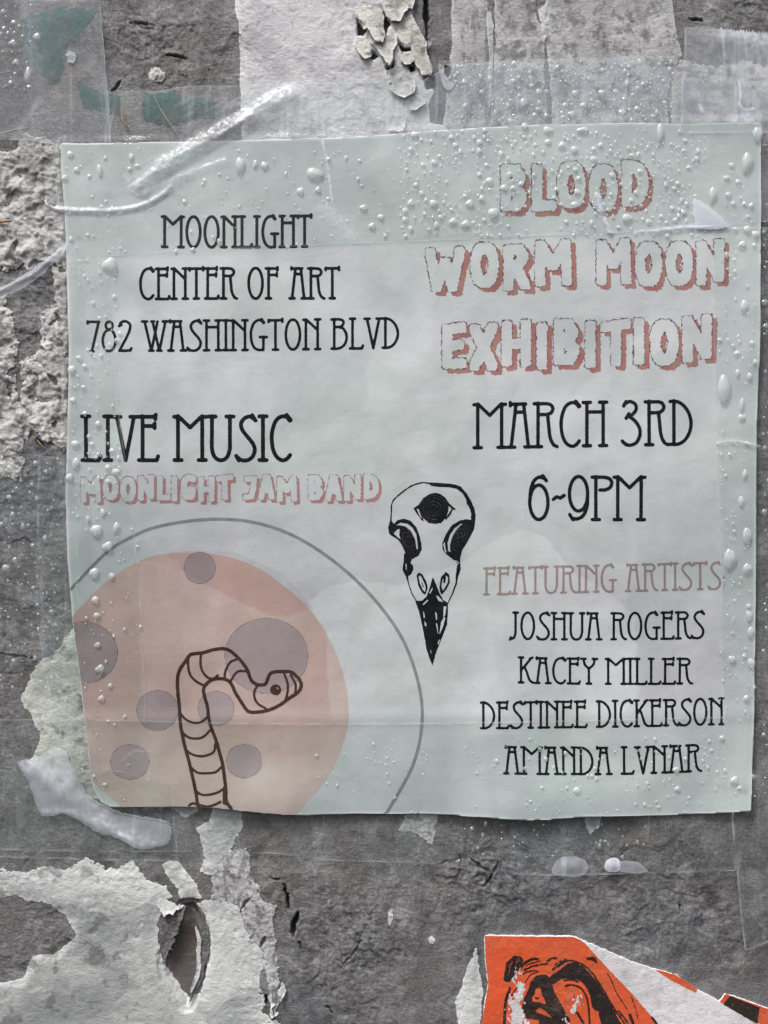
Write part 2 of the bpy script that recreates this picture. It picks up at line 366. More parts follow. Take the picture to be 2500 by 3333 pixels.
def tape_material(name, milky=(.72, .76, .86, 1), base=.03, rough=.10, tint=(.975, .992, .985, 1), streak=.25, gloss=1.0):
    m = M(name)
    wr = m.noise(60, 5, .6, 1.2, stretch=(1, 1, .35)); fi = m.noise(420, 4, .6, .6, ofs=4); vs = m.noise(260, 5, .65, .8, stretch=(1, 1, .12), ofs=8)
    nrm = m.bump(m.math('ADD', wr, m.math('MULTIPLY', fi, .22)), .5, .0010)
    ge = m.n('ShaderNodeNewGeometry'); dt = m.n('ShaderNodeVectorMath', operation='DOT_PRODUCT'); m.put(dt.inputs[0], nrm); m.put(dt.inputs[1], ge.outputs['Incoming'])
    fre = m.math('ADD', .018, m.math('MULTIPLY', .9, m.math('POWER', m.math('SUBTRACT', 1.0, m.math('ABSOLUTE', dt.outputs['Value']), clamp=True), 5.0)))
    tl = m.n('ShaderNodeBsdfTranslucent'); tl.inputs['Color'].default_value = milky
    tr = m.n('ShaderNodeBsdfTransparent'); tr.inputs['Color'].default_value = tint
    gl = m.n('ShaderNodeBsdfGlossy'); gl.inputs['Roughness'].default_value = rough; m.put(gl.inputs['Normal'], nrm)
    df = m.n('ShaderNodeBsdfDiffuse'); df.inputs['Color'].default_value = milky
    hz = m.math('ADD', m.attr('haze_glare'), m.math('MULTIPLY', m.math('ADD', m.math('MULTIPLY', m.rng(vs, .50, .74), streak), base), m.attr('veil')), clamp=True)  # milky white: cloudy film, plus sky glare and sheen painted into the tape
    m1 = m.n('ShaderNodeMixShader'); m.put(m1.inputs[0], hz); m.put(m1.inputs[1], tr.outputs[0]); dm = m.n('ShaderNodeMixShader'); dm.inputs[0].default_value = .4; m.put(dm.inputs[1], df.outputs[0]); m.put(dm.inputs[2], tl.outputs[0]); m.put(m1.inputs[2], dm.outputs[0])
    m2 = m.n('ShaderNodeMixShader'); m.put(m2.inputs[0], m.math('MULTIPLY', fre, gloss, clamp=True)); m.put(m2.inputs[1], m1.outputs[0]); m.put(m2.inputs[2], gl.outputs[0])
    return m.done(m2.outputs[0])
def water_material(lightf=.34, nm='rain_water_lit'):
    """a bead of water on damp film: clear, the light it gathers mixed in as white colour, and a sharp sky glint"""
    m = M(nm); g = m.n('ShaderNodeBsdfPrincipled'); d = m.n('ShaderNodeBsdfDiffuse'); t = m.n('ShaderNodeBsdfTranslucent'); d.inputs[0].default_value = t.inputs[0].default_value = (.95, .985, .985, 1)
    g.inputs['Base Color'].default_value = (1, 1, 1, 1); g.inputs['Transmission Weight'].default_value = 1; g.inputs['Roughness'].default_value = .02; g.inputs['IOR'].default_value = 1.33
    tr = m.n('ShaderNodeBsdfTransparent'); gl = m.n('ShaderNodeBsdfGlossy'); gl.inputs['Roughness'].default_value = .05
    ge = m.n('ShaderNodeNewGeometry'); dt = m.n('ShaderNodeVectorMath', operation='DOT_PRODUCT'); m.put(dt.inputs[0], ge.outputs['Normal']); m.put(dt.inputs[1], ge.outputs['Incoming'])
    c5 = m.math('POWER', m.math('SUBTRACT', 1.0, m.math('ABSOLUTE', dt.outputs['Value']), clamp=True), 4.0)
    def mx(f, a, b):
        o = m.n('ShaderNodeMixShader'); m.put(o.inputs[0], f); m.put(o.inputs[1], a.outputs[0]); m.put(o.inputs[2], b.outputs[0]); return o
    body = mx(.22, tr, g); milk = mx(.35, d, t)  # diffuse white stands in for light the bead would focus
    return m.done(mx(m.math('ADD', .09, m.math('MULTIPLY', .6, c5), clamp=True), mx(lightf, body, milk), gl).outputs[0])
WALLM = wall_material()
SCRAP = pulp_material('grey_torn_paper', (.46, .46, .465, 1), (.33, .33, .34, 1), (.15, .148, .15, 1), .9)
SCRAPT = pulp_material('pale_grey_torn_paper', (.60, .60, .615, 1), (.42, .42, .435, 1), (.25, .25, .26, 1), .7)
SCRAPL = pulp_material('pale_torn_paper', (.56, .57, .565, 1), (.31, .325, .325, 1), (.19, .195, .195, 1), .5)
SCRAPG = pulp_material('green_tinged_scrap_paper', (.52, .54, .49, 1), (.33, .35, .32, 1), (.17, .175, .165, 1), .6)
CREAM = pulp_material('cream_flaking_paper', (.64, .63, .585, 1), (.36, .355, .325, 1), (.14, .138, .13, 1), .8)
PULP = pulp_material('crusty_grey_pulp', (.60, .585, .57, 1), (.28, .273, .268, 1), (.060, .070, .068, 1), 1.0, .0010, .7)
DARKP = pulp_material('dark_grey_film_paper', (.115, .113, .12, 1), (.085, .084, .09, 1), (.05, .05, .052, 1), .5)
WOOD = pulp_material('bare_brown_board', (.125, .105, .098, 1), (.085, .070, .066, 1), (.04, .034, .032, 1), .7)
TEAL = pulp_material('teal_poster_paper', (.050, .125, .112, 1), (.035, .085, .078, 1), (.05, .06, .06, 1), .5)
FLYM = flyer_material()
INK = ink('black_ink', (.006, .006, .008, 1), (.011, .011, .014, 1), .55, .07)
INKG = ink('grey_pencil_ink', (.16, .16, .17, 1), (.04, .04, .044, 1), .5)
RED = ink('faded_red_ink', (.37, .145, .145, 1), (.37, .20, .175, 1), .5, .25, 160)
REDP = ink('pale_pink_ink', (.42, .20, .205, 1), (.38, .23, .23, 1), .5, .25, 160)
LINE = ink('thin_grey_brown_ink', (.13, .085, .09, 1), (.20, .12, .12, 1), .5)
LINEP = ink('thin_pink_brown_ink', (.30, .17, .18, 1), (.36, .22, .22, 1), .5)
ROSE = ink('faded_brown_ink', (.33, .235, .23, 1), (.27, .22, .22, 1), .5, .2)
RING = ink('grey_ring_ink', (.27, .28, .29, 1), (.22, .23, .24, 1), .5)
MOONM = ink('tan_moon_ink', (.50, .435, .395, 1), (.475, .395, .360, 1), .45, .0, 26, wet=(.85, .70, .69, 1))
CRAT = ink('mauve_crater_ink', (.375, .310, .310, 1), (.345, .285, .29, 1), .45, .0, 40)
CRATL = ink('crater_outline_ink', (.17, .12, .12, 1), (.20, .15, .15, 1), .5)
BROWN = ink('dark_brown_ink', (.058, .030, .024, 1), (.075, .042, .034, 1), .5)
TAPE = tape_material('clear_packing_tape', milky=(.88, .90, .95, 1), base=.07, streak=.3)
TAPEB = tape_material('cloudy_packing_tape', milky=(.82, .85, .94, 1), base=.17, streak=.26, rough=.16)
MILK = tape_material('cloudy_plastic', milky=(.84, .87, .95, 1), base=.10, rough=.12, streak=.12)
WATER = water_material(); WATERC = water_material(.25, 'rain_water_less_lit')  # two strengths of painted-in light: brighter on the flyer, dimmer off it

# ------------------------------------------------------------------ the wall: one relief sheet, finer where the photograph looks
def axis(lo, hi, a, b, st):
    o = [np.arange(a, b + st, st)]; s = st; v = a
    L = []
    while v > lo: s = min(s * 1.25, 60); v -= s; L.append(v)
    s = st; v = o[0][-1]; R = []
    while v < hi: s = min(s * 1.25, 60); v += s; R.append(v)
    return np.concatenate([L[::-1], o[0], R])
gx = axis(-1500, 4000, -30, 2530, 3.9); gy = axis(-1500, 4900, -30, 3365, 3.9)
X, Y = np.meshgrid(gx, gy); H = wallH(X, Y); ny, nx = X.shape
I = np.arange(ny * nx).reshape(ny, nx)
Q = np.stack([I[:-1, :-1], I[1:, :-1], I[1:, 1:], I[:-1, 1:]], -1).reshape(-1, 4)
xs, ys = X.ravel(), Y.ravel()
gap = np.zeros(X.shape)
for p, w in CR: gap = np.maximum(gap, (.9 if w > 4.5 else .45) * sstep(1, .4, crack_d(X, Y, p, w)))
for g in GAPS: gap = np.maximum(gap, .55 * sstep(-2, 3, near_sdf(X, Y, g, 30)))
crumb = sstep(150, 40, np.hypot(X - 1590, (Y - 2840) * 1.3)) + .7 * sstep(160, 60, np.hypot(X - 1150, (Y - 3030) * .8)) + .7 * sstep(190, 60, np.hypot(X - 2060, (Y - 2960) * 1.5)) + .6 * sstep(260, 120, np.hypot(X - 560, (Y - 140)))
gap = np.maximum(gap, .75 * np.clip(crumb, 0, 1) * sstep(.26, .36, fbm(X, Y, 21, 4, 90, gain=.65)))
pale = np.clip(sstep(.0, .4, fbm(X, Y, 240, 5, 64, gain=.6)) * .28 + sstep(.05, .35, fbm(X, Y, 90, 4, 60)) * .35 + .3 * sstep(.15, .3, fbm(X, Y, 30, 3, 66, sy=60)) * sstep(0, 1, roughness_zone(X, Y)), 0, 1)
wall = link('wall', mesh('wall', world(xs, ys, H.ravel()), [Q], WALLM, {'gap': gap.ravel(), 'pale': pale.ravel()}), kind='structure', label='dark grey weathered wall crusted with old poster layers')
sheet('exposed_board', HOLE, lambda x, y, F: wallH(x, y) * .25 - 22 + 3 * ridge(x, y, 50, 3, 8, sy=20), WOOD, 4, (6, 20), 0, drop_to=lambda x, y: x * 0 - 48, attrs={'worn': lambda x, y, F: 0.6 * sstep(.1, .3, fbm(x, y, 40, 3, 4))}, parent=wall, label='bare brown board showing through the torn hole')

# ------------------------------------------------------------------ torn paper left on the wall
def fclip(x, y, h):     # what lies under the flyer is pressed flat by it
    return np.where(near_sdf(x, y, FLY, 30) > -6, np.minimum(h, 11), h)
def scrap(name, label, poly, mat, thick=4, rag=(10, 40), st=4, relief=1.0, cat='torn paper', sub=(), worn=None, seed=0, group='torn paper remnants on the wall', cap=True, fld=None):
    def hf(x, y, F):
        h = wallH(x, y) * (.75 if thick < 20 else 1) + thick * (.12 + .6 * sstep(0, 26, F)) + relief * (2.2 * ridge(x, y, 48, 4, 200 + seed, sy=30) + 1.2 * fbm(x, y, 15, 3, 210 + seed)) 
        h = np.maximum(h, wallH(x, y) + .8)
        return fclip(x, y, h) if cap else h
    at = {'worn': (worn or (lambda x, y, F: 0 * x))}
    return sheet(name, poly, hf, mat, st, rag, 0, sub, at, seed, lambda x, y: np.minimum(wallH(x, y) - 3, 5), fld=fld, label=label, cat=cat, group=group)
wn = lambda a, b, s, q, sy=None: (lambda x, y, F: np.clip(sstep(a, b + .12, fbm(x, y, s, 5, q, .68, sy=sy) + .22 * pn(x / 5, y / 11, q + 9)), 0, 1) * (.75 + .5 * pn(x / 20, y / 20, q + 5)))
P1 = [(753, -60), (765, 20), (775, 70), (780, 160), (783, 290), (785, 377), (792, 520), (1240, 520), (1480, 470), (1485, 415), (1400, 400), (1395, 330), (1410, 300), (1400, 260), (1392, 225), (1375, 160), (1345, 80), (1342, 30), (1352, -60)]
scrap('paper_remnant', 'broad pale grey sheet above the middle of the flyer, torn into flakes on its right', P1, SCRAPT, 5, (5, 50), 4, .3, sub=GAPS[:5] + GAPS[6:], seed=1)
scrap('paper_remnant', 'tall pale strip with a rounded vertical fold, right of the black crack at the top', [(1466, -60), (1470, 120), (1462, 240), (1450, 330), (1440, 470), (1600, 470), (1603, 330), (1608, 180), (1602, 60), (1590, -60)], SCRAP, 6, (5, 60), 4, .35, seed=2, worn=wn(.0, .35, 60, 3, 200))
scrap('paper_remnant', 'grey paper between the vertical fold and the V shaped tear at the top', [(1606, -60), (1612, 120), (1608, 250), (1606, 470), (1790, 470), (1770, 240), (1775, 110), (1748, 70), (1725, -60)], SCRAP, 4, (6, 60), 4, .45, seed=3, worn=wn(-.15, .3, 50, 13))
scrap('paper_remnant', 'wide mottled grey remnant at the upper right ending in a slanted point', [(1786, -60), (1780, 40), (1772, 110), (1790, 240), (1800, 470), (2185, 470), (2170, 330), (2195, 220), (2222, 178), (2205, 130), (2192, 60), (2182, -60)], SCRAP, 6, (4, 60), 4, .45, seed=4, worn=wn(-.05, .35, 45, 23))
scrap('paper_remnant', 'mottled brownish remnant under cloudy tape above the top right corner of the flyer', [(2185, 230), (2215, 200), (2330, 220), (2420, 200), (2560, 260), (2560, 470), (2190, 470)], PULP, 4, (14, 40), 4, .8, seed=5, worn=wn(-.1, .3, 60, 33))
scrap('paper_remnant', 'pale torn paper edging the V shaped tear near the top', zt(.7535, 1250, 0, [(668, 40), (690, 30), (715, -40), (722, 20), (712, 80), (705, 150), (690, 190), (682, 120), (672, 90)]), SCRAPL, 10, (4, 20), 3, .8, seed=6)
scrap('nail_lump', 'round crusty lump on the dark wall above the left end of the flyer', [(486, 240), (495, 225), (515, 222), (535, 235), (540, 250), (528, 266), (505, 270), (488, 258)], PULP, 11, (5, 12), 2.6, 1.6, 'lump', seed=7, group='crusty lumps on the wall')
scrap('nail_lump', 'small pale lump beside the teal poster remnant', [(216, 180), (228, 168), (246, 175), (250, 195), (240, 208), (222, 203)], SCRAP, 9, (4, 10), 2.6, 1.6, 'lump', seed=8, group='crusty lumps on the wall')
g = 'teal poster remnants'
scrap('teal_remnant', 'largest teal poster remnant, in the top left corner', zt(.422, 0, 0, [(180, 150), (400, 80), (560, 60), (750, 100), (690, 190), (600, 260), (530, 350), (480, 430), (500, 520), (450, 650), (370, 640), (300, 560), (200, 470)]), TEAL, 3, (12, 30), 4, .4, 'poster remnant', worn=wn(0, .4, 40, 43, 90), seed=9, group=g)
scrap('teal_remnant', 'teal remnant crossed by the vertical tape edge at the upper left', [(253, 262), (330, 303), (392, 312), (398, 380), (338, 362), (274, 356), (258, 310)], TEAL, 3, (8, 25), 4, .4, 'poster remnant', worn=wn(.05, .4, 40, 44, 90), seed=10, group=g)
scrap('teal_remnant', 'teal remnant streaked by pale fibres just above the flyer, left of the tape fold', [(464, 308), (549, 300), (696, 330), (700, 384), (549, 408), (464, 390)], TEAL, 3, (12, 25), 4, .4, 'poster remnant', worn=wn(-.1, .3, 30, 45, 90), seed=11, group=g)
g = 'crusty paper pulp left of the flyer'
def hpulp(seed, top=15):
    def hf(x, y, F):
        h = wallH(x, y) * .5 + top * sstep(0, 26, F) * (.45 + .55 * sstep(-.35, .3, fbm(x, y, 60, 3, 300 + seed))) + 3 + 5.5 * ridge(x, y, 34, 4, 310 + seed) + 2.4 * fbm(x, y, 11, 2, 320 + seed)
        return fclip(x, y, np.maximum(h, wallH(x, y) + .8))
    return hf
def pulp(label, poly, seed, rag=(18, 34), top=14):
    f = lambda X, Y, F: np.minimum(F, 9 * (fbm(X, Y, 70, 4, 330 + seed) + .47) * 4)
    sheet('paper_pulp', poly, hpulp(seed, top), PULP, 3.4, rag, 0, (), {'worn': wn(.12, .34, 55, 340 + seed)}, seed, lambda x, y: np.minimum(wallH(x, y) - 4, 5), fld=f, label=label, cat='paper pulp', group=g)
pulp('crusty pale pulp beside the top left corner of the flyer', [(-60, 520), (30, 500), (85, 440), (150, 450), (215, 480), (235, 560), (238, 860), (150, 870), (60, 880), (-60, 870)], 1)
pulp('ridge of crusty pulp against the left edge of the flyer beside the street address', [(170, 862), (240, 860), (246, 1100), (240, 1420), (215, 1470), (150, 1430), (90, 1400), (70, 1330), (75, 1180), (132, 1140), (140, 1010), (185, 985)], 2)
pulp('flat crusty pulp along the left border of the picture', [(-60, 1000), (15, 970), (50, 1020), (60, 1130), (40, 1250), (70, 1320), (120, 1380), (80, 1440), (70, 1560), (-60, 1560)], 3)
scrap('paper_remnant', 'yellowish white tuft of paper on the crusty pulp', zt(.5425, 0, 400, [(120, 1440), (180, 1415), (260, 1440), (285, 1490), (270, 1600), (215, 1540), (150, 1500)]), CREAM, 22, (10, 16), 3.4, 1.6, seed=12)
scrap('paper_remnant', 'pale green tinged scrap sticking out from under the lower left edge of the flyer', [(300, 2030), (245, 2038), (211, 2080), (177, 2131), (148, 2143), (122, 2160), (97, 2211), (68, 2278), (101, 2329), (135, 2400), (120, 2440), (90, 2480), (230, 2600), (340, 2600), (320, 2300)], SCRAPG, 5, (8, 30), 4, .9, seed=13, worn=wn(.25, .45, 60, 53))
scrap('paper_remnant', 'white folded edge lying across the green tinged scrap', [(150, 2140), (200, 2165), (262, 2196), (262, 2216), (228, 2205), (200, 2180), (165, 2158)], SCRAPL, 10, (4, 20), 3.4, 1, seed=14)
LP = [(-60, 2820), (0, 2826), (75, 2841), (151, 2818), (211, 2832), (279, 2792), (339, 2816), (384, 2826), (430, 2802), (482, 2864), (542, 2886), (563, 2922), (512, 2931), (548, 2952), (527, 2969), (512, 3010), (520, 3082), (535, 3142), (573, 3203), (612, 3258),
      (655, 3233), (671, 3165), (678, 3082), (663, 2977), (640, 2943), (678, 2928), (723, 2920), (776, 2947), (791, 2999), (821, 3052), (863, 3090), (859, 3158), (844, 3188), (866, 3263), (851, 3297), (919, 3333), (1000, 3400), (-60, 3400)]
LD = [(-70, 2905), (0, 2916), (136, 2931), (181, 2962), (226, 2992), (249, 3045), (203, 3090), (113, 3120), (75, 3173), (45, 3195), (-70, 3195)]
scrap('paper_remnant', 'large pale torn sheet around the brown hole at the bottom left', LP, SCRAPL, 5, (8, 26), 4, .42, sub=[], seed=15, fld=lambda X, Y, F: np.minimum(np.minimum(F, -near_sdf(X, Y, LD, 60) + 16 * fbm(X, Y, 50, 4, 71)), 22 * (fbm(X, Y, 30, 5, 74, gain=.7, sy=20) + .42 + .012 * F) + 30 * (np.hypot(X - 610, (Y - 3080) * .5) < 150)), worn=lambda x, y, F: np.clip(.55 * sstep(.2, .42, fbm(x, y, 70, 4, 72)) * (x < 420) + .27 * sstep(620, 560, x) * sstep(2930, 3000, y + 60 * pn(x / 90, y / 90, 73)) * sstep(6, 40, F), 0, 1))
scrap('paper_remnant', 'slanting pale strip between the big torn sheet and the tape corner', [(527, 2815), (543, 2802), (580, 2805), (610, 2841), (640, 2879), (656, 2924), (588, 2926), (580, 2894), (550, 2856)], SCRAPL, 9, (6, 22), 3.4, .9, seed=16)
scrap('paper_remnant', 'pale vertical strip hanging below the worm at the bottom edge of the flyer', [(693, 2560), (784, 2560), (787, 2698), (753, 2758), (742, 2803), (693, 2849), (648, 2841), (663, 2796), (656, 2736), (640, 2698), (675, 2675), (690, 2640)], SCRAPL, 6, (7, 26), 3.4, .8, seed=17, worn=lambda x, y, F: .4 * sstep(.2, .4, fbm(x, y, 24, 3, 82)))
scrap('paper_remnant', 'small triangular scrap just under the flyer left of the pale vertical strip', [(560, 2560), (650, 2560), (645, 2640), (603, 2664), (570, 2636)], SCRAPL, 5, (4, 24), 3.4, .8, seed=18)
scrap('paper_remnant', 'speckled half worn strip right of the pale vertical one', [(745, 2770), (800, 2760), (815, 2800), (812, 2850), (845, 2885), (850, 2930), (905, 2950), (885, 2990), (900, 3090), (905, 3180), (930, 3210), (915, 3250), (895, 3300), (880, 3240), (868, 3180), (852, 3090), (800, 3030), (780, 2945), (690, 2930), (690, 2850)], SCRAP, 4, (8, 22), 3.4, 1.4, seed=19, worn=wn(-.02, .18, 26, 92, 44))
scrap('paper_remnant', 'pale scrap peeking out below the flyer under the end of the grey ring', [(1325, 2600), (1431, 2600), (1420, 2690), (1408, 2752), (1363, 2716), (1295, 2702), (1318, 2660)], SCRAP, 5, (6, 20), 3.4, .8, seed=20, worn=wn(.05, .35, 40, 95))
scrap('paper_remnant', 'tiny white scrap below the flyer above the round tape bubbles', [(1902, 2610), (1962, 2610), (1951, 2690), (1921, 2714), (1905, 2680)], SCRAPL, 5, (4, 18), 3.4, .8, seed=21)
scrap('paper_remnant', 'narrow white torn strip along the left side of the orange poster', [(1551, 3072), (1560, 3153), (1573, 3228), (1562, 3333), (1558, 3400), (1488, 3400), (1491, 3333), (1483, 3258), (1506, 3198), (1517, 3160), (1540, 3108)], SCRAPL, 7, (5, 26), 3.4, .8, seed=22)
scrap('paper_remnant', 'tiny white chip on the dark wall left of the orange poster', [(1392, 3056), (1405, 3046), (1417, 3058), (1412, 3072), (1398, 3070)], SCRAPL, 4, (2, 10), 2.6, .6, seed=23)
scrap('paper_remnant', 'narrow white chip on the dark wall above the tiny one', [(1264, 2970), (1276, 2958), (1280, 2985), (1270, 3012), (1262, 2995)], SCRAP, 4, (2, 10), 2.6, .6, seed=24)
scrap('paper_remnant', 'small teardrop of bare white paper on the big pale sheet at the lower left', [(344, 2915), (346, 2960), (338, 2982), (326, 2980), (330, 2945)], SCRAPL, 14, (1.5, 14), 2.6, .3, seed=25)

# flakes that curl off the wall: open underneath, lifted along one side
def flake(label, poly, seed, dirv, lift, mat=CREAM, base=7, rag=(4, 22), sub=(), st=3, thick=2.2, worn=None):
    p = np.array(poly); d = np.array(dirv, float); d /= np.hypot(*d); s = p @ d; s0, s1 = s.min(), s.max()
    def hf(x, y, F):
        t = np.clip(((x * d[0] + y * d[1]) - s0) / (s1 - s0), 0, 1)
        return np.maximum(wallH(x, y) * .3, -2) + base + lift * t ** 2 + 2.4 * ridge(x, y, 40, 3, 400 + seed) + 1.3 * fbm(x, y, 12, 2, 410 + seed) + 3.5 * np.exp(-F / 6) * t
    return sheet('paper_flake', poly, hf, mat, st, rag, thick, sub, {'worn': worn or wn(.15, .38, 34, 420 + seed)}, seed, label=label, cat='paper flake', group='curling paper flakes')
Z = lambda p: zt(.3617, 1100, 0, p)
flake('broad pale flake below the pointed cream one, lifting at its foot', Z([(420, 640), (560, 600), (640, 640), (700, 760), (680, 860), (600, 900), (480, 840), (430, 740)]), 15, (.3, 1), 11, SCRAPL)
flake('ragged pale flake along the left rim of the flaking patch', Z([(170, 330), (215, 330), (290, 400), (300, 510), (260, 560), (190, 500), (150, 420)]), 16, (-.3, 1), 12, CREAM)
flake('pale flake beside the notch in the remnant just above the flyer', Z([(430, 1050), (560, 1030), (610, 1090), (600, 1160), (560, 1200), (450, 1190)]), 17, (0, 1), 7, SCRAPL)
scrap('paper_remnant', 'narrow white raised fold running down the tall pale strip', Z([(1290, -180), (1360, 60), (1400, 250), (1396, 560), (1380, 900), (1345, 1150), (1315, 1150), (1345, 800), (1345, 500), (1310, 200), (1250, -180)]), SCRAPL, 14, (3, 30), 3.4, .3, seed=26)
flake('curling cream flake at the upper left of the flaking patch', Z([(200, 75), (290, 60), (380, 90), (415, 140), (408, 250), (430, 330), (400, 400), (330, 390), (290, 310), (265, 262), (225, 290), (215, 200), (185, 180)]), 1, (-.6, .8), 16)
flake('cream flake reaching the top border above the flaking patch', Z([(370, -60), (700, -60), (690, 30), (665, 100), (640, 92), (595, 140), (560, 215), (480, 205), (420, 125), (395, 80)]), 2, (.5, .8), 14)
flake('long slanting cream flake with bright right edge beside the black crack', Z([(585, 150), (640, 95), (690, 190), (740, 290), (800, 405), (798, 500), (830, 590), (855, 650), (838, 700), (755, 690), (700, 600), (665, 540), (655, 430), (600, 430), (560, 390), (540, 310), (545, 220)]), 3, (1, .15), 20)
flake('pointed cream flake lifting over the dark gaps in the middle of the flaking patch', Z([(285, 385), (340, 440), (390, 520), (430, 570), (460, 615), (495, 565), (495, 480), (535, 400), (530, 320), (440, 300), (340, 395)]), 4, (.2, 1), 22)
flake('small cream flake below the dark gap, right of the pointed one', Z([(560, 470), (660, 470), (690, 560), (650, 590), (600, 600), (560, 560)]), 5, (.2, 1), 12)
flake('white tipped flake hanging over the dark gap right of the black crack', Z([(905, 560), (990, 566), (1060, 600), (1055, 760), (1010, 830), (950, 800), (930, 720), (905, 640)]), 6, (-.7, -.7), 10, SCRAPL, sub=[GAPS[5]])
flake('tiny upright white flake at the foot of the black crack', Z([(815, 370), (835, 360), (848, 400), (820, 440), (802, 450)]), 7, (.8, -.6), 12, SCRAPL, rag=(2, 10), st=2.4)
flake('pale rounded flake above the top edge of the flyer left of the notch', Z([(640, 890), (720, 860), (790, 900), (780, 960), (700, 1000), (640, 1000), (660, 940)]), 8, (.5, 1), 8, SCRAP)
flake('bright thin curled edge inside the brown hole', zt(.2893, 480, 2780, [(545, 800), (575, 860), (608, 960), (600, 1080), (598, 1180), (606, 1260), (590, 1370), (540, 1480), (492, 1570), (488, 1540), (510, 1430), (548, 1330), (560, 1230), (552, 1080), (566, 960), (538, 830)]), 9, (-1, 0), 6, SCRAPL, base=4, rag=(2, 12), st=2.4)
flake('dark layer curling along the right side of the brown hole', zt(.2893, 480, 2780, [(510, 590), (600, 670), (690, 820), (705, 1000), (700, 1130), (640, 1250), (640, 1380), (560, 1520), (470, 1690), (500, 1560), (560, 1400), (600, 1280), (610, 1150), (615, 980), (590, 830), (540, 700)]), 10, (-1, -.2), 10, WALLM, base=2, rag=(4, 20))
flake('ragged pale flap folding over the top left of the brown hole', zt(.2893, 480, 2780, [(90, 540), (140, 500), (240, 510), (330, 560), (420, 560), (400, 590), (330, 610), (310, 660), (240, 650), (200, 680), (150, 620)]), 11, (.3, 1), 16, SCRAPL, rag=(5, 16))
flake('ragged dark bundle of layers at the left rim of the brown hole', zt(.2893, 480, 2780, [(330, 600), (440, 570), (400, 700), (340, 860), (290, 1020), (210, 1180), (170, 1120), (120, 980), (150, 800), (230, 790), (250, 680)]), 12, (1, .2), 12, WALLM, base=4, rag=(10, 16))
flake('lacy white tatters hanging at the bottom of the half worn strip', zt(.2893, 480, 2780, [(1355, 1590), (1400, 1560), (1410, 1660), (1440, 1680), (1400, 1720), (1420, 1790), (1480, 1750), (1470, 1790), (1400, 1830), (1380, 1800), (1390, 1690)]), 13, (0, 1), 8, SCRAPL, rag=(2, 12), st=2.4)
flake('pale triangular tatter right of the lacy white ones', zt(.2893, 480, 2780, [(1460, 1530), (1540, 1460), (1565, 1530), (1530, 1600), (1510, 1640), (1480, 1600)]), 14, (0, 1), 8, SCRAPL, rag=(2, 12), st=2.4)

# small things stuck in the surface
def tube(name, pts, r, mat, hfun, **kw):
    p = smooth(pts, 5); n = len(p); co = []; k = 5
    for i, (x, y) in enumerate(p):
        a = p[max(i - 1, 0)]; b = p[min(i + 1, n - 1)]; tx, ty = b[0] - a[0], b[1] - a[1]; L = math.hypot(tx, ty) + 1e-9
        nx_, ny_ = -ty / L, tx / L; rr = r * (.25 + .75 * math.sin(math.pi * min(max(i / (n - 1), .04), .96)) ** .6)
        h = float(hfun(np.array([x]), np.array([y]))[0]) + r
        for q in range(k):
            an = 2 * math.pi * q / k; co.append(((x + nx_ * rr * math.cos(an) - CX) * PX, -(h + rr * .7 * math.sin(an)) * PX, (CY - y - ny_ * rr * math.cos(an)) * PX))
    F = np.array([[i * k + q, i * k + (q + 1) % k, (i + 1) * k + (q + 1) % k, (i + 1) * k + q] for i in range(n - 1) for q in range(k)])
    return link(name, mesh(name, np.array(co), [F], mat), **kw)
STRAW = pulp_material('tan_straw', (.42, .27, .14, 1), (.30, .19, .10, 1), (.14, .09, .05, 1), .5, .0003)
STRAWP = pulp_material('pale_fibre', (.36, .33, .29, 1), (.28, .26, .24, 1), (.14, .12, .1, 1), .5, .0003)
hw = lambda x, y: np.maximum(wallH(x, y), 0) + 7
for lab, pts, r, mt in (('tan straw sliver at the left border beside the glossy tape fold', [(-20, 728), (20, 726), (48, 724)], 5, STRAW), ('short tan straw sliver in the pulp left of the top left flyer corner', [(140, 518), (158, 519), (170, 523)], 2.5, STRAW),
                        ('stubby tan straw sliver under the film above the left part of the flyer', [(397, 348), (400, 375), (403, 395), (412, 410)], 4, STRAW), ('long thin pale fibre slanting under the film above the flyer', [(502, 308), (520, 350), (540, 385), (565, 420), (590, 458)], 2.2, STRAWP),
                        ('bent pale fibre trailing from the stubby straw sliver', [(410, 400), (425, 420), (433, 430)], 1.8, STRAWP), ('pale fibre at the left border above the crusty pulp', [(-10, 445), (40, 430), (100, 420)], 2.4, STRAWP),
                        ('orange brown sliver in the pulp beside the words LIVE MUSIC', [(112, 1420), (130, 1440), (142, 1452)], 2.6, STRAW)):
    tube('straw_sliver', pts, r, mt, (lambda x, y: hw(x, y) + (12 if r > 4.5 else 4)), label=lab, cat='straw', group='straw slivers and fibres in the surface')

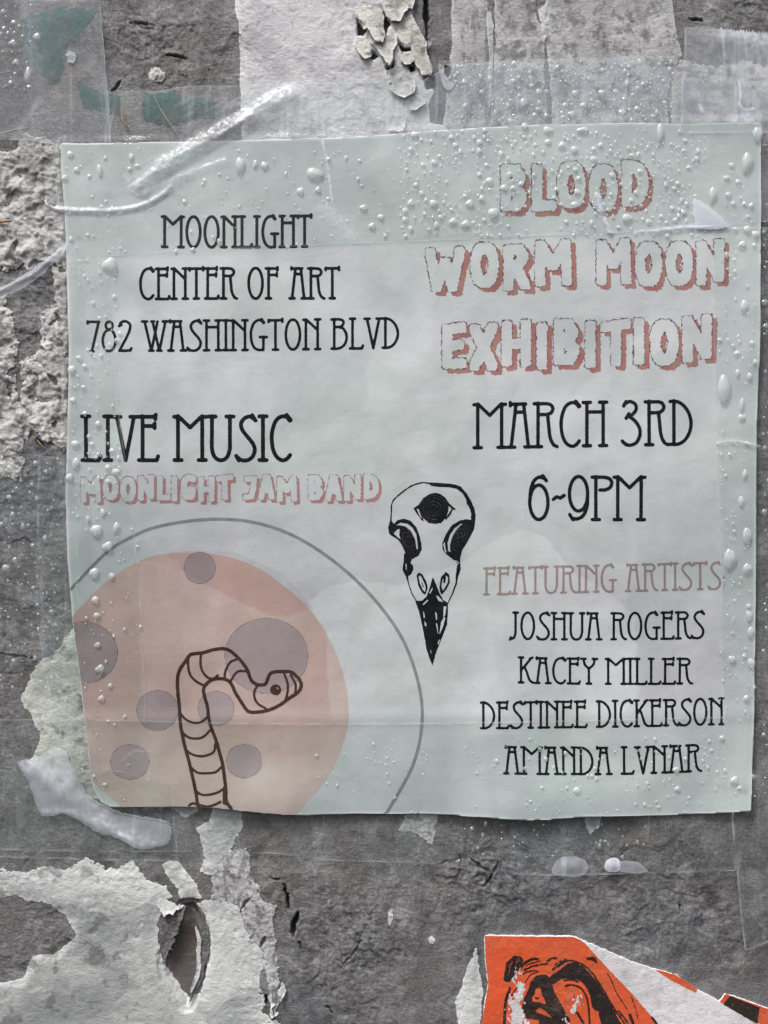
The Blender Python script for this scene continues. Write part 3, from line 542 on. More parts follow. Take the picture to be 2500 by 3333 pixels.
# ------------------------------------------------------------------ printing: fields built up from strokes and shapes, then cut into thin ink sheets
class Field:
    def __init__(s, x0, y0, x1, y1, st): s.x0, s.y0, s.st = x0, y0, st; s.X, s.Y = grid(x0, y0, x1, y1, st); s.F = np.full(s.X.shape, -50.0)
    def win(s, pts, m):
        p = np.array(pts); i0 = max(int((p[:, 0].min() - m - s.x0) / s.st), 0); i1 = int((p[:, 0].max() + m - s.x0) / s.st) + 2
        j0 = max(int((p[:, 1].min() - m - s.y0) / s.st), 0); j1 = int((p[:, 1].max() + m - s.y0) / s.st) + 2
        return slice(j0, max(j1, 0)), slice(i0, max(i1, 0))
    def stroke(s, pts, r, sub=False):
        rs = list(r) if hasattr(r, '__len__') else [r] * len(pts)
        for k in range(len(pts) - 1):
            w = s.win(pts[k:k + 2], max(rs[k], rs[k + 1]) + 8)
            if s.X[w].size == 0: continue
            x, y = s.X[w], s.Y[w]; ax, ay = pts[k]; bx, by = pts[k + 1]; dx, dy = bx - ax, by - ay
            t = np.clip(((x - ax) * dx + (y - ay) * dy) / (dx * dx + dy * dy + 1e-9), 0, 1)
            ex, ey = np.abs(x - ax - t * dx), np.abs(y - ay - t * dy)
            v = rs[k] + (rs[k + 1] - rs[k]) * t - ((ex ** 5 + ey ** 5) ** .2 if getattr(s, 'sq', False) else np.hypot(ex, ey))
            s.F[w] = np.minimum(s.F[w], -v) if sub else np.maximum(s.F[w], v)
        return s
    def fill(s, poly, sub=False):
        w = s.win(poly, 8)
        if s.X[w].size == 0: return s
        v = sdf(s.X[w], s.Y[w], poly); s.F[w] = np.minimum(s.F[w], -v) if sub else np.maximum(s.F[w], v); return s
def F_edge(x, y): return near_sdf(x, y, FLY, 200) if False else np.minimum(np.minimum(x - 220, 2455 - x), np.minimum(y - 440, 2640 - y))
def stain_at(x, y):
    v = 0 * x
    def blob(cx, cy, rx, ry, a, soft=.5):
        return a * sstep(1 + soft, 1 - soft, np.hypot((x - cx) / rx, (y - cy) / ry) + .12 * pn(x / 60, y / 60, 70))
    v = v + blob(1520, 2150, 62, 60, .35) + blob(2310, 2155, 60, 60, .28) + blob(1330, 2330, 150, 40, .10) + blob(1000, 880, 200, 60, .12)
    pk = [(1003, 1962), (1060, 1912), (1160, 1888), (1300, 1905), (1500, 1830), (1600, 1762), (1690, 1722), (1780, 1750), (1850, 1850), (1980, 1930), (2060, 2000), (2080, 2250), (1950, 2400), (1500, 2500), (1200, 2660), (1100, 2660), (1060, 2050)]
    v = v + .52 * sstep(3, -3, near_sdf(x, y, pk, 40) + 8 * pn(x / 40, y / 40, 71)) * sstep(1380, 1760, y) * sstep(2420, 2250, y)
    pm = [(540, 1795), (760, 1795), (930, 1870), (1020, 1980), (985, 1990), (960, 1998), (880, 2000), (800, 1965), (720, 1925), (650, 1890), (600, 1860), (585, 1830)]
    v = v + .95 * sstep(-4, 4, near_sdf(x, y, pm, 40) + 6 * pn(x / 22, y / 22, 72))
    v = v + .20 * sstep(460, 452, x + 5 * pn(x / 30, y / 30, 73)) * sstep(1700, 1900, y) * sstep(2640, 2400, y) + blob(900, 2410, 230, 75, .30, .6)
    v = v + .16 * sstep(2160, 2260, x) * sstep(1500, 1000, y) * sstep(800, 900, y)
    v = v + .22 * sstep(812, 800, y + 12 * pn(x / 300, y / 300, 74) + (x - 1300) * .04)      # under the upper tape
    v = v + .16 * np.clip(fbm(x, y, 300, 3, 75) * 2, 0, 1) + .10 * sstep(.0, .04, fbm(x, y, 170, 4, 78)) + .14 * sstep(60, 0, F_edge(x, y))
    for a, b, r in ((2418, 2570, 10), (1575, 905, 3), (950, 1130, 3), (2155, 1785, 3), (960, 2400, 4), (313, 2380, 6), (320, 2322, 10), (645, 630, 4), (585, 668, 3), (262, 780, 10), (283, 856, 7)): v = v + .9 * sstep(1.3, .4, np.hypot(x - a, (y - b)) / r + .5 * pn(x / 4, y / 4, 76))
    return np.clip(v, 0, 1)
def green_at(x, y):
    v = .65 * sstep(828, 802, y + (x - 1300) * .04) + .45 * sstep(410, 340, x - (y - 1100) * .08) + .36 * sstep(2290, 2352, x) + .7 * sstep(2380, 2500, y)
    v = v + .22 + .65 * sstep(-.1, .3, fbm(x, y, 330, 3, 81)) + .7 * sstep(300, 100, np.hypot(x - 1150, (y - 1350))) + .6 * sstep(1900, 2100, y) * sstep(1100, 1250, x) * sstep(1600, 1450, x)
    return np.clip(v, 0, 1)
PA = {'green': lambda x, y, F: green_at(x, y), 'stain': lambda x, y, F: stain_at(x, y)}
flyer = empty('flyer', 'damp square event flyer with moon, worm and bird skull, taped to the wall', 'flyer', 1300, 2640)
sheet('paper_sheet', FLY, lambda x, y, F: Hfly(x, y), FLYM, 6, (1.2, 60), 1.3, attrs=PA, parent=flyer)
def ink_mesh(name, f, mat, off, hfun=Hfly, parent=None, label=None, damp=True, wob=.7, clip=FLY, gk=1.0):
    F = f.F + wob * (pn(f.X / 7, f.Y / 7, 150) + .6 * pn(f.X / 3.1, f.Y / 3.1, 151))
    if clip is not None:
        p = np.array(clip)
        if f.x0 < 340 or f.X.max() > 2420 or f.Y.max() > 2600: F = np.minimum(F, sdf(f.X, f.Y, clip) - 1.5)
    V, FV, P, B = march(F, f.x0, f.y0, f.st); x, y = V[:, 0], V[:, 1]
    at = {'green': gk * green_at(x, y), 'stain': stain_at(x, y)} if damp else {'worn': 0 * x, 'edge': 0 * x}
    return link(name, mesh(name, world(x, y, hfun(x, y) + off), P, mat, at), parent=parent, label=label)

# --- the condensed letters with small serifs
def arc(cx, cy, rx, ry, a0, a1, n=18):
    return [(cx + rx * math.cos(math.radians(a0 + (a1 - a0) * i / n)), cy + ry * math.sin(math.radians(a0 + (a1 - a0) * i / n))) for i in range(n + 1)]
def sf(x, y, l=.075, r=.075): return [(x - l, y), (x + r, y)]
def st_(x, y0=0, y1=1, top=True, bot=True):
    o = [[(x, y0), (x, y1)]]
    if bot: o.append(sf(x, y0 + .005))
    if top: o.append(sf(x, y1 - .005))
    return o
sm = lambda p: smooth(p, 5)
G1 = {
 'I': (.22, st_(.11)), 'L': (.45, st_(.11) + [[(.11, .0), (.38, .0), (.41, .09)]]),
 'E': (.47, st_(.11, top=False) + [[(.03, .985), (.36, .985), (.385, 1.03)], [(.11, .775), (.35, .775)], [(.36, .73), (.36, .83)], [(.375, .93), (.375, 1.02)], [(.11, .0), (.40, .0), (.43, .09)]]),
 'F': (.44, st_(.11, top=False) + [[(.03, .985), (.36, .985)], [(.375, .93), (.375, 1.03)], [(.11, .775), (.35, .775)], [(.355, .73), (.355, .83)]]),
 'H': (.56, st_(.11) + st_(.45) + [[(.11, .775), (.45, .775)]]),
 'N': (.54, st_(.10, top=False) + st_(.44) + [[(.03, .985), (.12, .985), (.44, .64)]]),
 'M': (.70, st_(.10, top=False) + st_(.60, top=False) + [[(.02, .985), (.12, .985), (.35, .74), (.58, .985), (.68, .985)]]),
 'O': (.55, [arc(.275, .5, .205, .5, 0, 360, 34)]),
 'C': (.50, [sm([(.44, .90), (.37, .985), (.27, .99), (.16, .90), (.09, .70), (.07, .48), (.10, .24), (.18, .07), (.29, 0), (.38, .03), (.45, .12)]), [(.38, 1.03), (.46, .91)], [(.40, .99), (.455, .93)]]),
 'G': (.55, [sm([(.43, .90), (.37, .985), (.27, .99), (.16, .90), (.09, .70), (.07, .48), (.10, .24), (.18, .07), (.30, 0), (.42, .02)]), [(.38, 1.03), (.45, .91)], [(.43, .44), (.43, 0)], [(.33, .43), (.53, .43)]]),
 'T': (.46, [[(.23, 0), (.23, .98)], sf(.23, .005), [(.03, .93), (.03, 1.0)], [(.03, .985), (.43, .985)], [(.43, .93), (.43, 1.03)]]),
 'S': (.47, [sm([(.40, .93), (.31, .99), (.20, .95), (.13, .84), (.15, .70), (.25, .55), (.36, .40), (.41, .26), (.38, .11), (.28, .01), (.15, .0), (.06, .06)]), [(.36, 1.02), (.43, .90)], [(.03, .1), (.08, .0)]]),
 'U': (.57, [sm([(.10, 1), (.10, .6), (.10, .26), (.16, .07), (.28, 0), (.41, .07), (.47, .26)]), [(.47, .26), (.47, 1)], sf(.10, .99), sf(.47, .99)]),
 'R': (.52, st_(.11, top=False) + [[(.03, .985), (.28, .985)], sm([(.28, .985), (.37, .96), (.42, .87), (.38, .77), (.29, .735)]), [(.29, .735), (.11, .735)], sm([(.31, .73), (.33, .5), (.36, .22), (.43, .05), (.51, .0)])]),
 'P': (.48, st_(.11, top=False) + [[(.03, .985), (.28, .985)], sm([(.28, .985), (.40, .95), (.45, .86), (.41, .74), (.30, .69)]), [(.30, .69), (.20, .69)]]),
 'B': (.53, [[(.11, 0), (.11, 1)], [(.03, .985), (.25, .985)], sm([(.25, .985), (.35, .95), (.38, .86), (.33, .76), (.25, .73)]), [(.25, .73), (.11, .73)], sm([(.25, .73), (.38, .66), (.46, .48), (.46, .28), (.38, .10), (.22, .01), (.03, .01)])]),
 'D': (.54, [[(.11, 0), (.11, 1)], sm([(.03, .985), (.17, .98), (.30, .90), (.42, .72), (.47, .50), (.44, .28), (.34, .10), (.20, .01), (.03, .01)])]),
 'A': (.55, [[(.20, .985), (.10, 0)], [(.36, .985), (.46, 0)], [(.08, .985), (.40, .985)], [(.08, .95), (.08, 1.02)], [(.18, .80), (.38, .80)], sf(.10, .005), sf(.46, .005)]),
 'V': (.50, [[(.08, .98), (.26, 0)], [(.43, .98), (.26, 0)], sf(.08, .985), sf(.43, .985)]),
 'W': (.72, [[(.06, .98), (.26, 0)], [(.43, .98), (.26, 0)], [(.29, .98), (.49, 0)], [(.66, .98), (.49, 0)], sf(.06, .985), sf(.66, .985), sf(.29, .985, .04, .04), sf(.26, .005, .06, .06), sf(.49, .005, .06, .06)]),
 'K': (.53, st_(.11) + [[(.43, .96), (.12, .50)], sm([(.22, .64), (.30, .4), (.38, .12), (.50, .0)]), [(.38, .95), (.48, 1.0)]]),
 'Y': (.50, [sm([(.08, .96), (.12, .75), (.25, .60)]), sm([(.43, .96), (.39, .75), (.25, .60)]), [(.25, .6), (.25, 0)], sf(.25, .005), sf(.07, .985), sf(.44, .985)]),
 'J': (.34, [sm([(.22, 1), (.22, .5), (.21, .2), (.16, .04), (.05, .0)]), sf(.22, .99), [(.04, -.03), (.07, .06)]]),
 '7': (.42, [[(.04, .93), (.04, 1.0)], [(.04, .985), (.36, .985), (.16, 0)], sf(.16, .0, .03, .05)]),
 '8': (.48, [arc(.24, .36, .185, .36, 0, 360, 30), arc(.24, .86, .10, .13, 0, 360, 20)]),
 '2': (.46, [sm([(.07, .86), (.11, .96), (.23, 1.0), (.35, .92), (.37, .75), (.28, .48), (.15, .2), (.06, .01)]), [(.06, .01), (.38, .02), (.41, .09)], [(.05, .84), (.12, .88)]]),
 '3': (.47, [sm([(.07, .95), (.18, 1.0), (.29, .94), (.31, .82), (.24, .71), (.13, .66)]), sm([(.16, .66), (.29, .55), (.38, .38), (.38, .2), (.30, .05), (.16, .0), (.05, .06)]), [(.05, .90), (.10, 1.0)], [(.10, .62), (.16, .72)], [(.02, .1), (.09, .02)]]),
 '6': (.52, [arc(.26, .40, .195, .40, 0, 360, 32), sm([(.38, .95), (.27, .985), (.16, .9), (.09, .70), (.065, .42)]), [(.34, 1.02), (.42, .90)]]),
 '9': (.52, [arc(.26, .60, .195, .40, 0, 360, 32), sm([(.455, .58), (.44, .3), (.36, .1), (.24, .02), (.12, .03)]), [(.07, .12), (.14, 0)]]),
 '-': (.33, [[(.05, .47), (.12, .53), (.20, .50), (.28, .56)]]), ':': (.14, [[(.06, .12), (.062, .12)], [(.06, .42), (.062, .42)]]), ' ': (.27, [])}
LETTERS = []
def text_line(s, x0, y0, x1, y1, hgt, mat, r, label, where, bend=0, parent=flyer):
    adv = [G1[c][0] for c in s]; tot = sum(adv) - .1; sx = (x1 - x0) / tot
    f = Field(x0 - 20, min(y0, y1) - hgt - 22, x1 + 20, max(y0, y1) + abs(bend) + 18, 2.4); u = -.05
    slope = (y1 - y0) / (x1 - x0)
    for c, a in zip(s, adv):
        def T(p):
            t = (u + p[0]) / tot; return (x0 + (u + p[0]) * sx - slope * 0, y0 + (y1 - y0) * t + bend * 4 * t * (1 - t) - p[1] * hgt)
        for pl in G1[c][1]: f.stroke([T(p) for p in pl], r)
        if c != ' ':
            cx, cy = T((a / 2, .5)); LETTERS.append((cx, cy, a * sx / 2, hgt / 2, c, where))
        u += a
    return ink_mesh('lettering', f, mat, .35, parent=parent, label=label, wob=.8)
text_line('MOONLIGHT', 534, 808, 1012, 806, 100, INK, 4.9, 'black lettering reading MOONLIGHT', 'the top black line', 2)
text_line('CENTER OF ART', 459, 977, 1102, 974, 99, INK, 4.7, 'black lettering reading CENTER OF ART', 'the second black line')
text_line('782 WASHINGTON BLVD', 291, 1146, 1297, 1134, 97, INK, 4.5, 'black lettering of the street address', 'the street address', 2)
text_line('LIVE MUSIC', 275, 1499, 946, 1499, 143, INK, 6.5, 'large black lettering reading LIVE MUSIC', 'LIVE MUSIC')
text_line('MARCH 3RD', 1546, 1459, 2248, 1447, 142, INK, 5.8, 'large black lettering reading MARCH 3RD', 'MARCH 3RD')
text_line('6-9PM', 1720, 1691, 2090, 1692, 140, INK, 5.8, 'large black lettering reading 6-9PM', '6-9PM')
text_line('FEATURING ARTISTS:', 1576, 1934, 2353, 1915, 86, ROSE, 3.7, 'faded brown lettering reading FEATURING ARTISTS', 'the faded brown line')
text_line('JOSHUA ROGERS', 1659, 2077, 2285, 2074, 86, INK, 4.0, 'first black line of artist names', 'the first artist line', 4)
text_line('KACEY MILLER', 1688, 2219, 2244, 2222, 82, INK, 4.0, 'second black line of artist names', 'the second artist line', 3)
text_line('DESTINEE DICKERSON', 1566, 2367, 2348, 2354, 84, INK, 4.0, 'third black line of artist names', 'the third artist line', 2)
text_line('AMANDA LVNAR', 1641, 2512, 2274, 2506, 86, INK, 4.1, 'fourth black line of artist names', 'the fourth artist line', 6)

# --- the fat wavy letters with a red drop shadow
R2 = .112
G2 = {'B': (.60, [[(.15, .15), (.15, .85), (.33, .85), (.42, .68), (.30, .52), (.15, .5)], [(.30, .52), (.45, .33), (.34, .15), (.15, .15)]]), 'L': (.50, [[(.15, .85), (.15, .15), (.42, .16)]]),
      'O': (.62, [arc(.31, .5, .175, .355, 0, 360, 26)]), 'D': (.60, [[(.15, .15), (.15, .85)], sm([(.15, .85), (.33, .80), (.45, .62), (.45, .38), (.33, .20), (.15, .15)])]),
      'W': (.86, [[(.14, .85), (.26, .17), (.42, .66), (.56, .17), (.70, .88)]]), 'R': (.60, [[(.15, .13), (.15, .85), (.34, .86), (.43, .72), (.34, .56), (.16, .52)], [(.28, .5), (.46, .15)]]),
      'M': (.80, [[(.15, .13), (.15, .85), (.39, .45), (.63, .88), (.66, .14)]]), 'N': (.66, [[(.14, .13), (.14, .84), (.50, .20), (.51, .88)]]), 'E': (.54, [[(.42, .86), (.15, .82), (.15, .15), (.42, .16)], [(.15, .5), (.36, .52)]]),
      'X': (.62, [[(.14, .85), (.48, .14)], [(.48, .88), (.14, .14)]]), 'H': (.66, [[(.14, .14), (.14, .84)], [(.51, .14), (.51, .87)], [(.14, .48), (.51, .50)]]), 'I': (.34, [[(.16, .14), (.16, .86)]]), 'T': (.60, [[(.12, .80), (.50, .86)], [(.32, .14), (.32, .82)]]),
      'G': (.62, [sm([(.48, .80), (.32, .86), (.17, .70), (.15, .42), (.24, .18), (.42, .16), (.47, .38)]), [(.33, .42), (.47, .42)]]), 'J': (.54, [[(.18, .84), (.42, .86), (.38, .45), (.32, .20), (.13, .18)]]),
      'A': (.64, [[(.13, .14), (.28, .86), (.36, .86), (.50, .14)], [(.22, .38), (.44, .38)]]), ' ': (.32, [])}
def fat_line(s, x0, y0, x1, y1, hgt, mat, off, name, where, lw=1.5, rr=R2, ph=0, wav=5.5, wl=8.5, lm=None):
    adv = [G2[c][0] for c in s]; tot = sum(adv); sx = (x1 - x0) / tot
    f = Field(x0 - 26, min(y0, y1) - hgt - 26, x1 + 40, max(y0, y1) + 40, 2.2)
    f.sq = True
    SH = np.full(f.X.shape, -50.0); OL = np.full(f.X.shape, -50.0); u = 0
    wx = wav * pn(f.X / wl, f.Y / wl, 160 + ph)
    k = int(round(off[1] / f.st)), int(round(off[0] / f.st))
    for i, (c, a) in enumerate(zip(s, adv)):
        f.F = np.full(f.X.shape, -50.0); j = (.04 * math.sin(i * 2.7 + ph)) * hgt
        for pl in G2[c][1]:
            f.stroke([(x0 + (u + p[0]) * sx, y0 + (y1 - y0) * (u / tot) - p[1] * hgt + j) for p in pl], rr * hgt)
        if c != ' ':
            LETTERS.append((x0 + (u + a / 2) * sx, (y0 + y1) / 2 - hgt / 2, a * sx / 2, hgt / 2, c, where))
            Fi = f.F + wx; Fs = np.roll(np.roll(Fi, k[0], 0), k[1], 1)
            SH = np.maximum(np.minimum(SH, -Fi), np.minimum(Fs, -Fi)); OL = np.maximum(np.minimum(OL, lw - Fi), lw - np.abs(Fi))
        u += a
    f.F = SH; ink_mesh('letter_shadow', f, mat, .35, parent=flyer, label='faded red shadows of the outlined letters reading ' + name, wob=1.6)
    f.F = OL; ink_mesh('letter_outline', f, lm or LINE, .55, parent=flyer, label='thin wavy outlines of the letters reading ' + name, wob=.4)
fat_line('BLOOD', 1620, 700, 2112, 690, 168, RED, (13, 15), 'BLOOD', 'the red word BLOOD', 1.3)
fat_line('WORM', 1376, 958, 1866, 938, 160, RED, (15, 14), 'WORM', 'the red word WORM', 1.3, ph=2)
fat_line('MOON', 1930, 940, 2360, 940, 158, RED, (13, 14), 'MOON', 'the red word MOON', 1.3, ph=4)
fat_line('EXHIBITION', 1430, 1212, 2320, 1190, 164, RED, (15, 14), 'EXHIBITION', 'the red word EXHIBITION', 1.3, ph=6)
fat_line('MOONLIGHT', 262, 1634, 760, 1632, 88, REDP, (9, 9), 'MOONLIGHT', 'the pink band name', 1.0, ph=8, rr=.118, wav=2.2, wl=5.5, lm=LINEP)
fat_line('JAM', 790, 1632, 972, 1632, 88, REDP, (9, 9), 'JAM', 'the pink band name', 1.0, ph=9, rr=.118, wav=2.2, wl=5.5, lm=LINEP)
fat_line('BAND', 1000, 1634, 1236, 1630, 90, REDP, (9, 9), 'BAND', 'the pink band name', 1.0, ph=10, rr=.118, wav=2.2, wl=5.5, lm=LINEP)

# --- the moon, its ring, craters and the worm
RINGP = [(228, 1926), (345, 1803), (430, 1749), (525, 1712), (690, 1690), (851, 1705), (1010, 1772), (1176, 1903), (1300, 2060), (1360, 2215), (1373, 2350), (1342, 2490), (1256, 2645), (1230, 2690)]
f = Field(215, 1670, 1400, 2680, 4); f.stroke(smooth(RINGP, 5), 5.2); ink_mesh('ring_print', f, RING, .3, parent=flyer, label='thin grey circle printed round the moon')
MOONP = [(150, 2150), (200, 2060), (243, 2004), (280, 1961), (345, 1896), (417, 1845), (489, 1813), (561, 1800), (663, 1800), (749, 1813), (836, 1845), (923, 1903), (1003, 1975), (1060, 2055), (1104, 2149), (1129, 2243), (1135, 2337), (1118, 2416), (1089, 2489), (1053, 2547), (1003, 2604), (960, 2650), (900, 2690), (500, 2690), (395, 2619), (345, 2575), (298, 2532), (200, 2440), (150, 2300)]
f = Field(215, 1780, 1160, 2680, 5); f.fill(smooth(MOONP, 4, True)); ink_mesh('moon_print', f, MOONM, .3, parent=flyer, label='large tan moon disc printed at the lower left', gk=.15)
for cx, cy, rx, ry, lab in ((653, 1847, 51, 51, 'small crater at the top of the moon'), (869, 2132, 135, 122, 'largest crater behind the worm head'), (276, 2122, 111, 100, 'crater cut off by the left edge of the sheet'), (516, 2309, 67, 65, 'crater left of the worm neck'),
                            (706, 2303, 59, 56, 'crater crossed by the worm neck'), (427, 2476, 63, 57, 'crater low on the left of the moon'), (797, 2472, 58, 54, 'crater low to the right of the worm')):
    f = Field(cx - rx - 12, cy - ry - 12, cx + rx + 12, cy + ry + 12, 3); pl = arc(cx, cy, rx, ry, 0, 360, 48)[:-1]
    f.fill(pl); cr = ink_mesh('crater', f, CRAT, .5, parent=flyer, label=lab, gk=.2)
    f.F = np.full(f.X.shape, -50.0); f.stroke(pl + [pl[0]], 1.1); ink_mesh('crater_outline', f, CRATL, .65, parent=cr, wob=.3)
ZW = lambda p: zt(.3134, 540, 2020, p)
f = Field(540, 2080, 1010, 2680, 2.4)
f.stroke(smooth(ZW([(348, 1935), (320, 1760), (290, 1620), (250, 1450), (215, 1330), (185, 1200), (160, 1060), (150, 900), (135, 750), (130, 600), (155, 500), (210, 420), (260, 350), (310, 335), (400, 325), (480, 300), (560, 285), (620, 285), (680, 310), (750, 370), (810, 440), (850, 500), (875, 570), (900, 620), (950, 655), (1010, 660), (1045, 645), (1070, 580), (1100, 535), (1180, 522), (1300, 525), (1360, 570), (1400, 620), (1408, 680), (1370, 740), (1280, 800), (1200, 860), (1100, 910), (1000, 935), (900, 940), (850, 920), (800, 850), (730, 740), (680, 640), (620, 600), (540, 595), (480, 610), (430, 650), (400, 700), (410, 780), (440, 880), (455, 1000), (480, 1100), (530, 1230), (570, 1370), (600, 1480), (620, 1620), (635, 1740), (640, 1850), (690, 1925)]), 4), 5.6)
for p in ([(165, 960), (220, 1020), (300, 1050), (380, 1040), (440, 990)], [(180, 1150), (240, 1200), (320, 1215), (400, 1195), (465, 1130)], [(210, 1330), (290, 1380), (380, 1395), (450, 1380), (510, 1345), (520, 1270)], [(260, 1500), (330, 1560), (400, 1570), (520, 1560), (580, 1510)],
          [(320, 1750), (380, 1790), (460, 1790), (560, 1760), (615, 1720)], [(360, 1895), (440, 1912), (520, 1890), (580, 1860)], [(245, 370), (240, 450), (260, 550), (320, 620), (400, 665)], [(375, 340), (370, 440), (390, 520), (440, 580), (480, 595)], [(620, 600), (625, 520), (670, 430), (740, 395)],
          [(685, 610), (730, 540), (780, 515), (850, 520)], [(960, 660), (925, 730), (930, 800), (970, 860), (1040, 900)], [(1235, 550), (1270, 650), (1265, 750), (1240, 830)], [(1300, 560), (1350, 650), (1350, 740)], [(250, 1905), (290, 1880), (345, 1892)], [(480, 605), (520, 585), (548, 560)]):
    f.stroke(smooth(ZW(p), 4), 3.9)
f.fill(ZW(arc(1145, 710, 58, 56, 0, 360, 20)[:-1])); f.stroke(ZW([(1160, 690), (1168, 700)]), 2.4, sub=True)
f.fill(ZW([(605, 1700), (640, 1740), (650, 1900), (600, 1880)]))
ink_mesh('worm_drawing', f, BROWN, .85, parent=flyer, label='dark brown outline drawing of a curled segmented worm', wob=1.0)
# worn seams where the wet print has rubbed pale
# --- the bird skull
ZS = lambda p: zt(.3165, 1200, 1520, p)
f = Field(1250, 1555, 1560, 2180, 2.0)
f.stroke(smooth(ZS([(225, 600), (232, 480), (238, 380), (285, 310), (400, 220), (470, 182), (560, 162), (620, 172)]), 5), [1.8, 2.2, 2.6, 2.6, 2.4] * 7 + [2])
f.fill(ZS([(600, 160), (700, 163), (860, 175), (940, 200), (1000, 265), (1050, 350), (1085, 430), (1097, 500), (1087, 600), (1080, 640), (1040, 720), (1000, 790), (960, 850), (940, 920), (937, 972), (870, 955), (800, 900), (758, 850), (755, 780), (790, 690), (850, 600), (930, 550), (1000, 535), (1050, 545), (1042, 480), (1005, 400), (1000, 340), (960, 270), (900, 225), (820, 210), (700, 205), (640, 195)]))
for q in ([(832, 700), (880, 630), (940, 585), (962, 580), (905, 640), (856, 720), (832, 800), (836, 872), (815, 860), (808, 780)], [(1010, 380), (1040, 440), (1055, 500), (1045, 500), (1010, 410)], [(765, 800), (775, 760), (790, 850), (800, 880), (780, 865)]): f.fill(ZS(q), sub=True)
f.fill(ZS([(222, 540), (262, 585), (290, 548), (360, 530), (430, 552), (490, 620), (520, 700), (540, 780), (545, 850), (510, 910), (440, 950), (430, 985), (456, 1010), (458, 1050), (435, 1100), (405, 1120), (412, 1190), (400, 1180), (375, 1110), (347, 1055), (360, 960), (362, 890), (376, 885), (340, 800), (300, 745), (240, 710), (210, 685), (200, 620)]))
for q in ([(275, 598), (330, 572), (400, 585), (450, 625), (488, 690), (500, 780), (505, 862), (490, 830), (478, 750), (440, 665), (380, 612), (320, 598)], [(258, 682), (290, 645), (320, 632), (313, 700), (328, 742), (290, 715)], [(378, 960), (388, 1000), (390, 1080), (380, 1040)]): f.fill(ZS(q), sub=True)
f.fill(ZS([(458, 425), (510, 390), (560, 320), (620, 280), (680, 265), (730, 275), (790, 320), (830, 380), (892, 432), (885, 442), (862, 440), (840, 490), (790, 548), (785, 530), (745, 575), (680, 585), (615, 575), (560, 525), (566, 560), (540, 545), (480, 460)]))
for q in ([(492, 432), (512, 430), (535, 500), (556, 535), (530, 515)], [(820, 400), (850, 432), (825, 470), (795, 520), (815, 460)]): f.fill(ZS(q), sub=True)
for a, b in (([(490, 1110), (515, 1080), (550, 1100), (590, 1170), (606, 1240), (580, 1312), (550, 1290), (510, 1220)], [(512, 1120), (530, 1110), (570, 1190), (585, 1240), (575, 1280), (550, 1250), (525, 1190)]), ([(725, 1230), (740, 1130), (790, 1075), (825, 1100), (832, 1180), (800, 1250), (750, 1310), (730, 1280)], [(745, 1220), (758, 1150), (790, 1110), (812, 1130), (812, 1180), (785, 1230), (760, 1270)])):
    f.fill(ZS(a)); f.fill(ZS(b), sub=True)
f.stroke(ZS([(780, 1120), (775, 1180)]), 3.5); f.stroke(ZS([(545, 1180), (560, 1230)]), 1.6)
f.fill(ZS([(905, 1005), (938, 975), (943, 1050), (915, 1130), (905, 1200), (865, 1300), (818, 1398), (808, 1392), (855, 1290), (888, 1190), (893, 1100)]))
f.stroke(ZS([(400, 1160), (440, 1290), (490, 1375)]), 1.8); f.stroke(ZS([(935, 965), (900, 985)]), 1.3)
f.fill(ZS([(655, 1126), (690, 1200), (720, 1280), (765, 1365), (812, 1390), (812, 1500), (802, 1620), (760, 1730), (715, 1840), (685, 1920), (655, 2038), (620, 1950), (590, 1860), (575, 1760), (545, 1610), (515, 1480), (478, 1373), (545, 1370), (590, 1330), (622, 1250)]))
for q in ([(555, 1465), (574, 1510), (577, 1585), (562, 1530)], [(570, 1578), (590, 1600), (592, 1642), (575, 1620)], [(680, 1480), (697, 1500), (702, 1575), (690, 1560)], [(768, 1430), (797, 1425), (786, 1515), (764, 1545)], [(742, 1590), (770, 1540), (788, 1545), (760, 1640), (722, 1725)],
          [(548, 1412), (600, 1358), (612, 1368), (562, 1415)], [(688, 1312), (722, 1330), (766, 1387), (715, 1372)], [(622, 1290), (656, 1225), (652, 1262), (626, 1302)], [(690, 1600), (702, 1600), (714, 1720), (705, 1700)], [(710, 1790), (735, 1750), (722, 1800), (708, 1835)], [(628, 1870), (640, 1880), (645, 1920), (634, 1900)]): f.fill(ZS(q), sub=True)
ink_mesh('skull_drawing', f, INK, .35, parent=flyer, label='black ink drawing of a three eyed bird skull', wob=1.0)
f = Field(1250, 1555, 1560, 1850, 1.8)
for cx, cy, rx, ry, ti, rs in ((668, 430, 150, 150, 0, (.28, .5, .72, .92)), (395, 745, 70, 130, -25, (.3, .6, .9)), (922, 745, 72, 165, 18, (.2, .45, .7, .95))):
    c, s_ = math.cos(math.radians(ti)), math.sin(math.radians(ti))
    for k in rs:
        pl = [(cx + (a * c - b * s_), cy + (a * s_ + b * c)) for a, b in arc(0, 0, rx * k, ry * k, 20 + 70 * k, 330 + 40 * k, 26)]
        f.stroke(ZS(pl), .62)
ink_mesh('eye_rings', f, INKG, .55, parent=flyer, label='fine grey pencil rings in the three eyes of the skull', wob=.5)

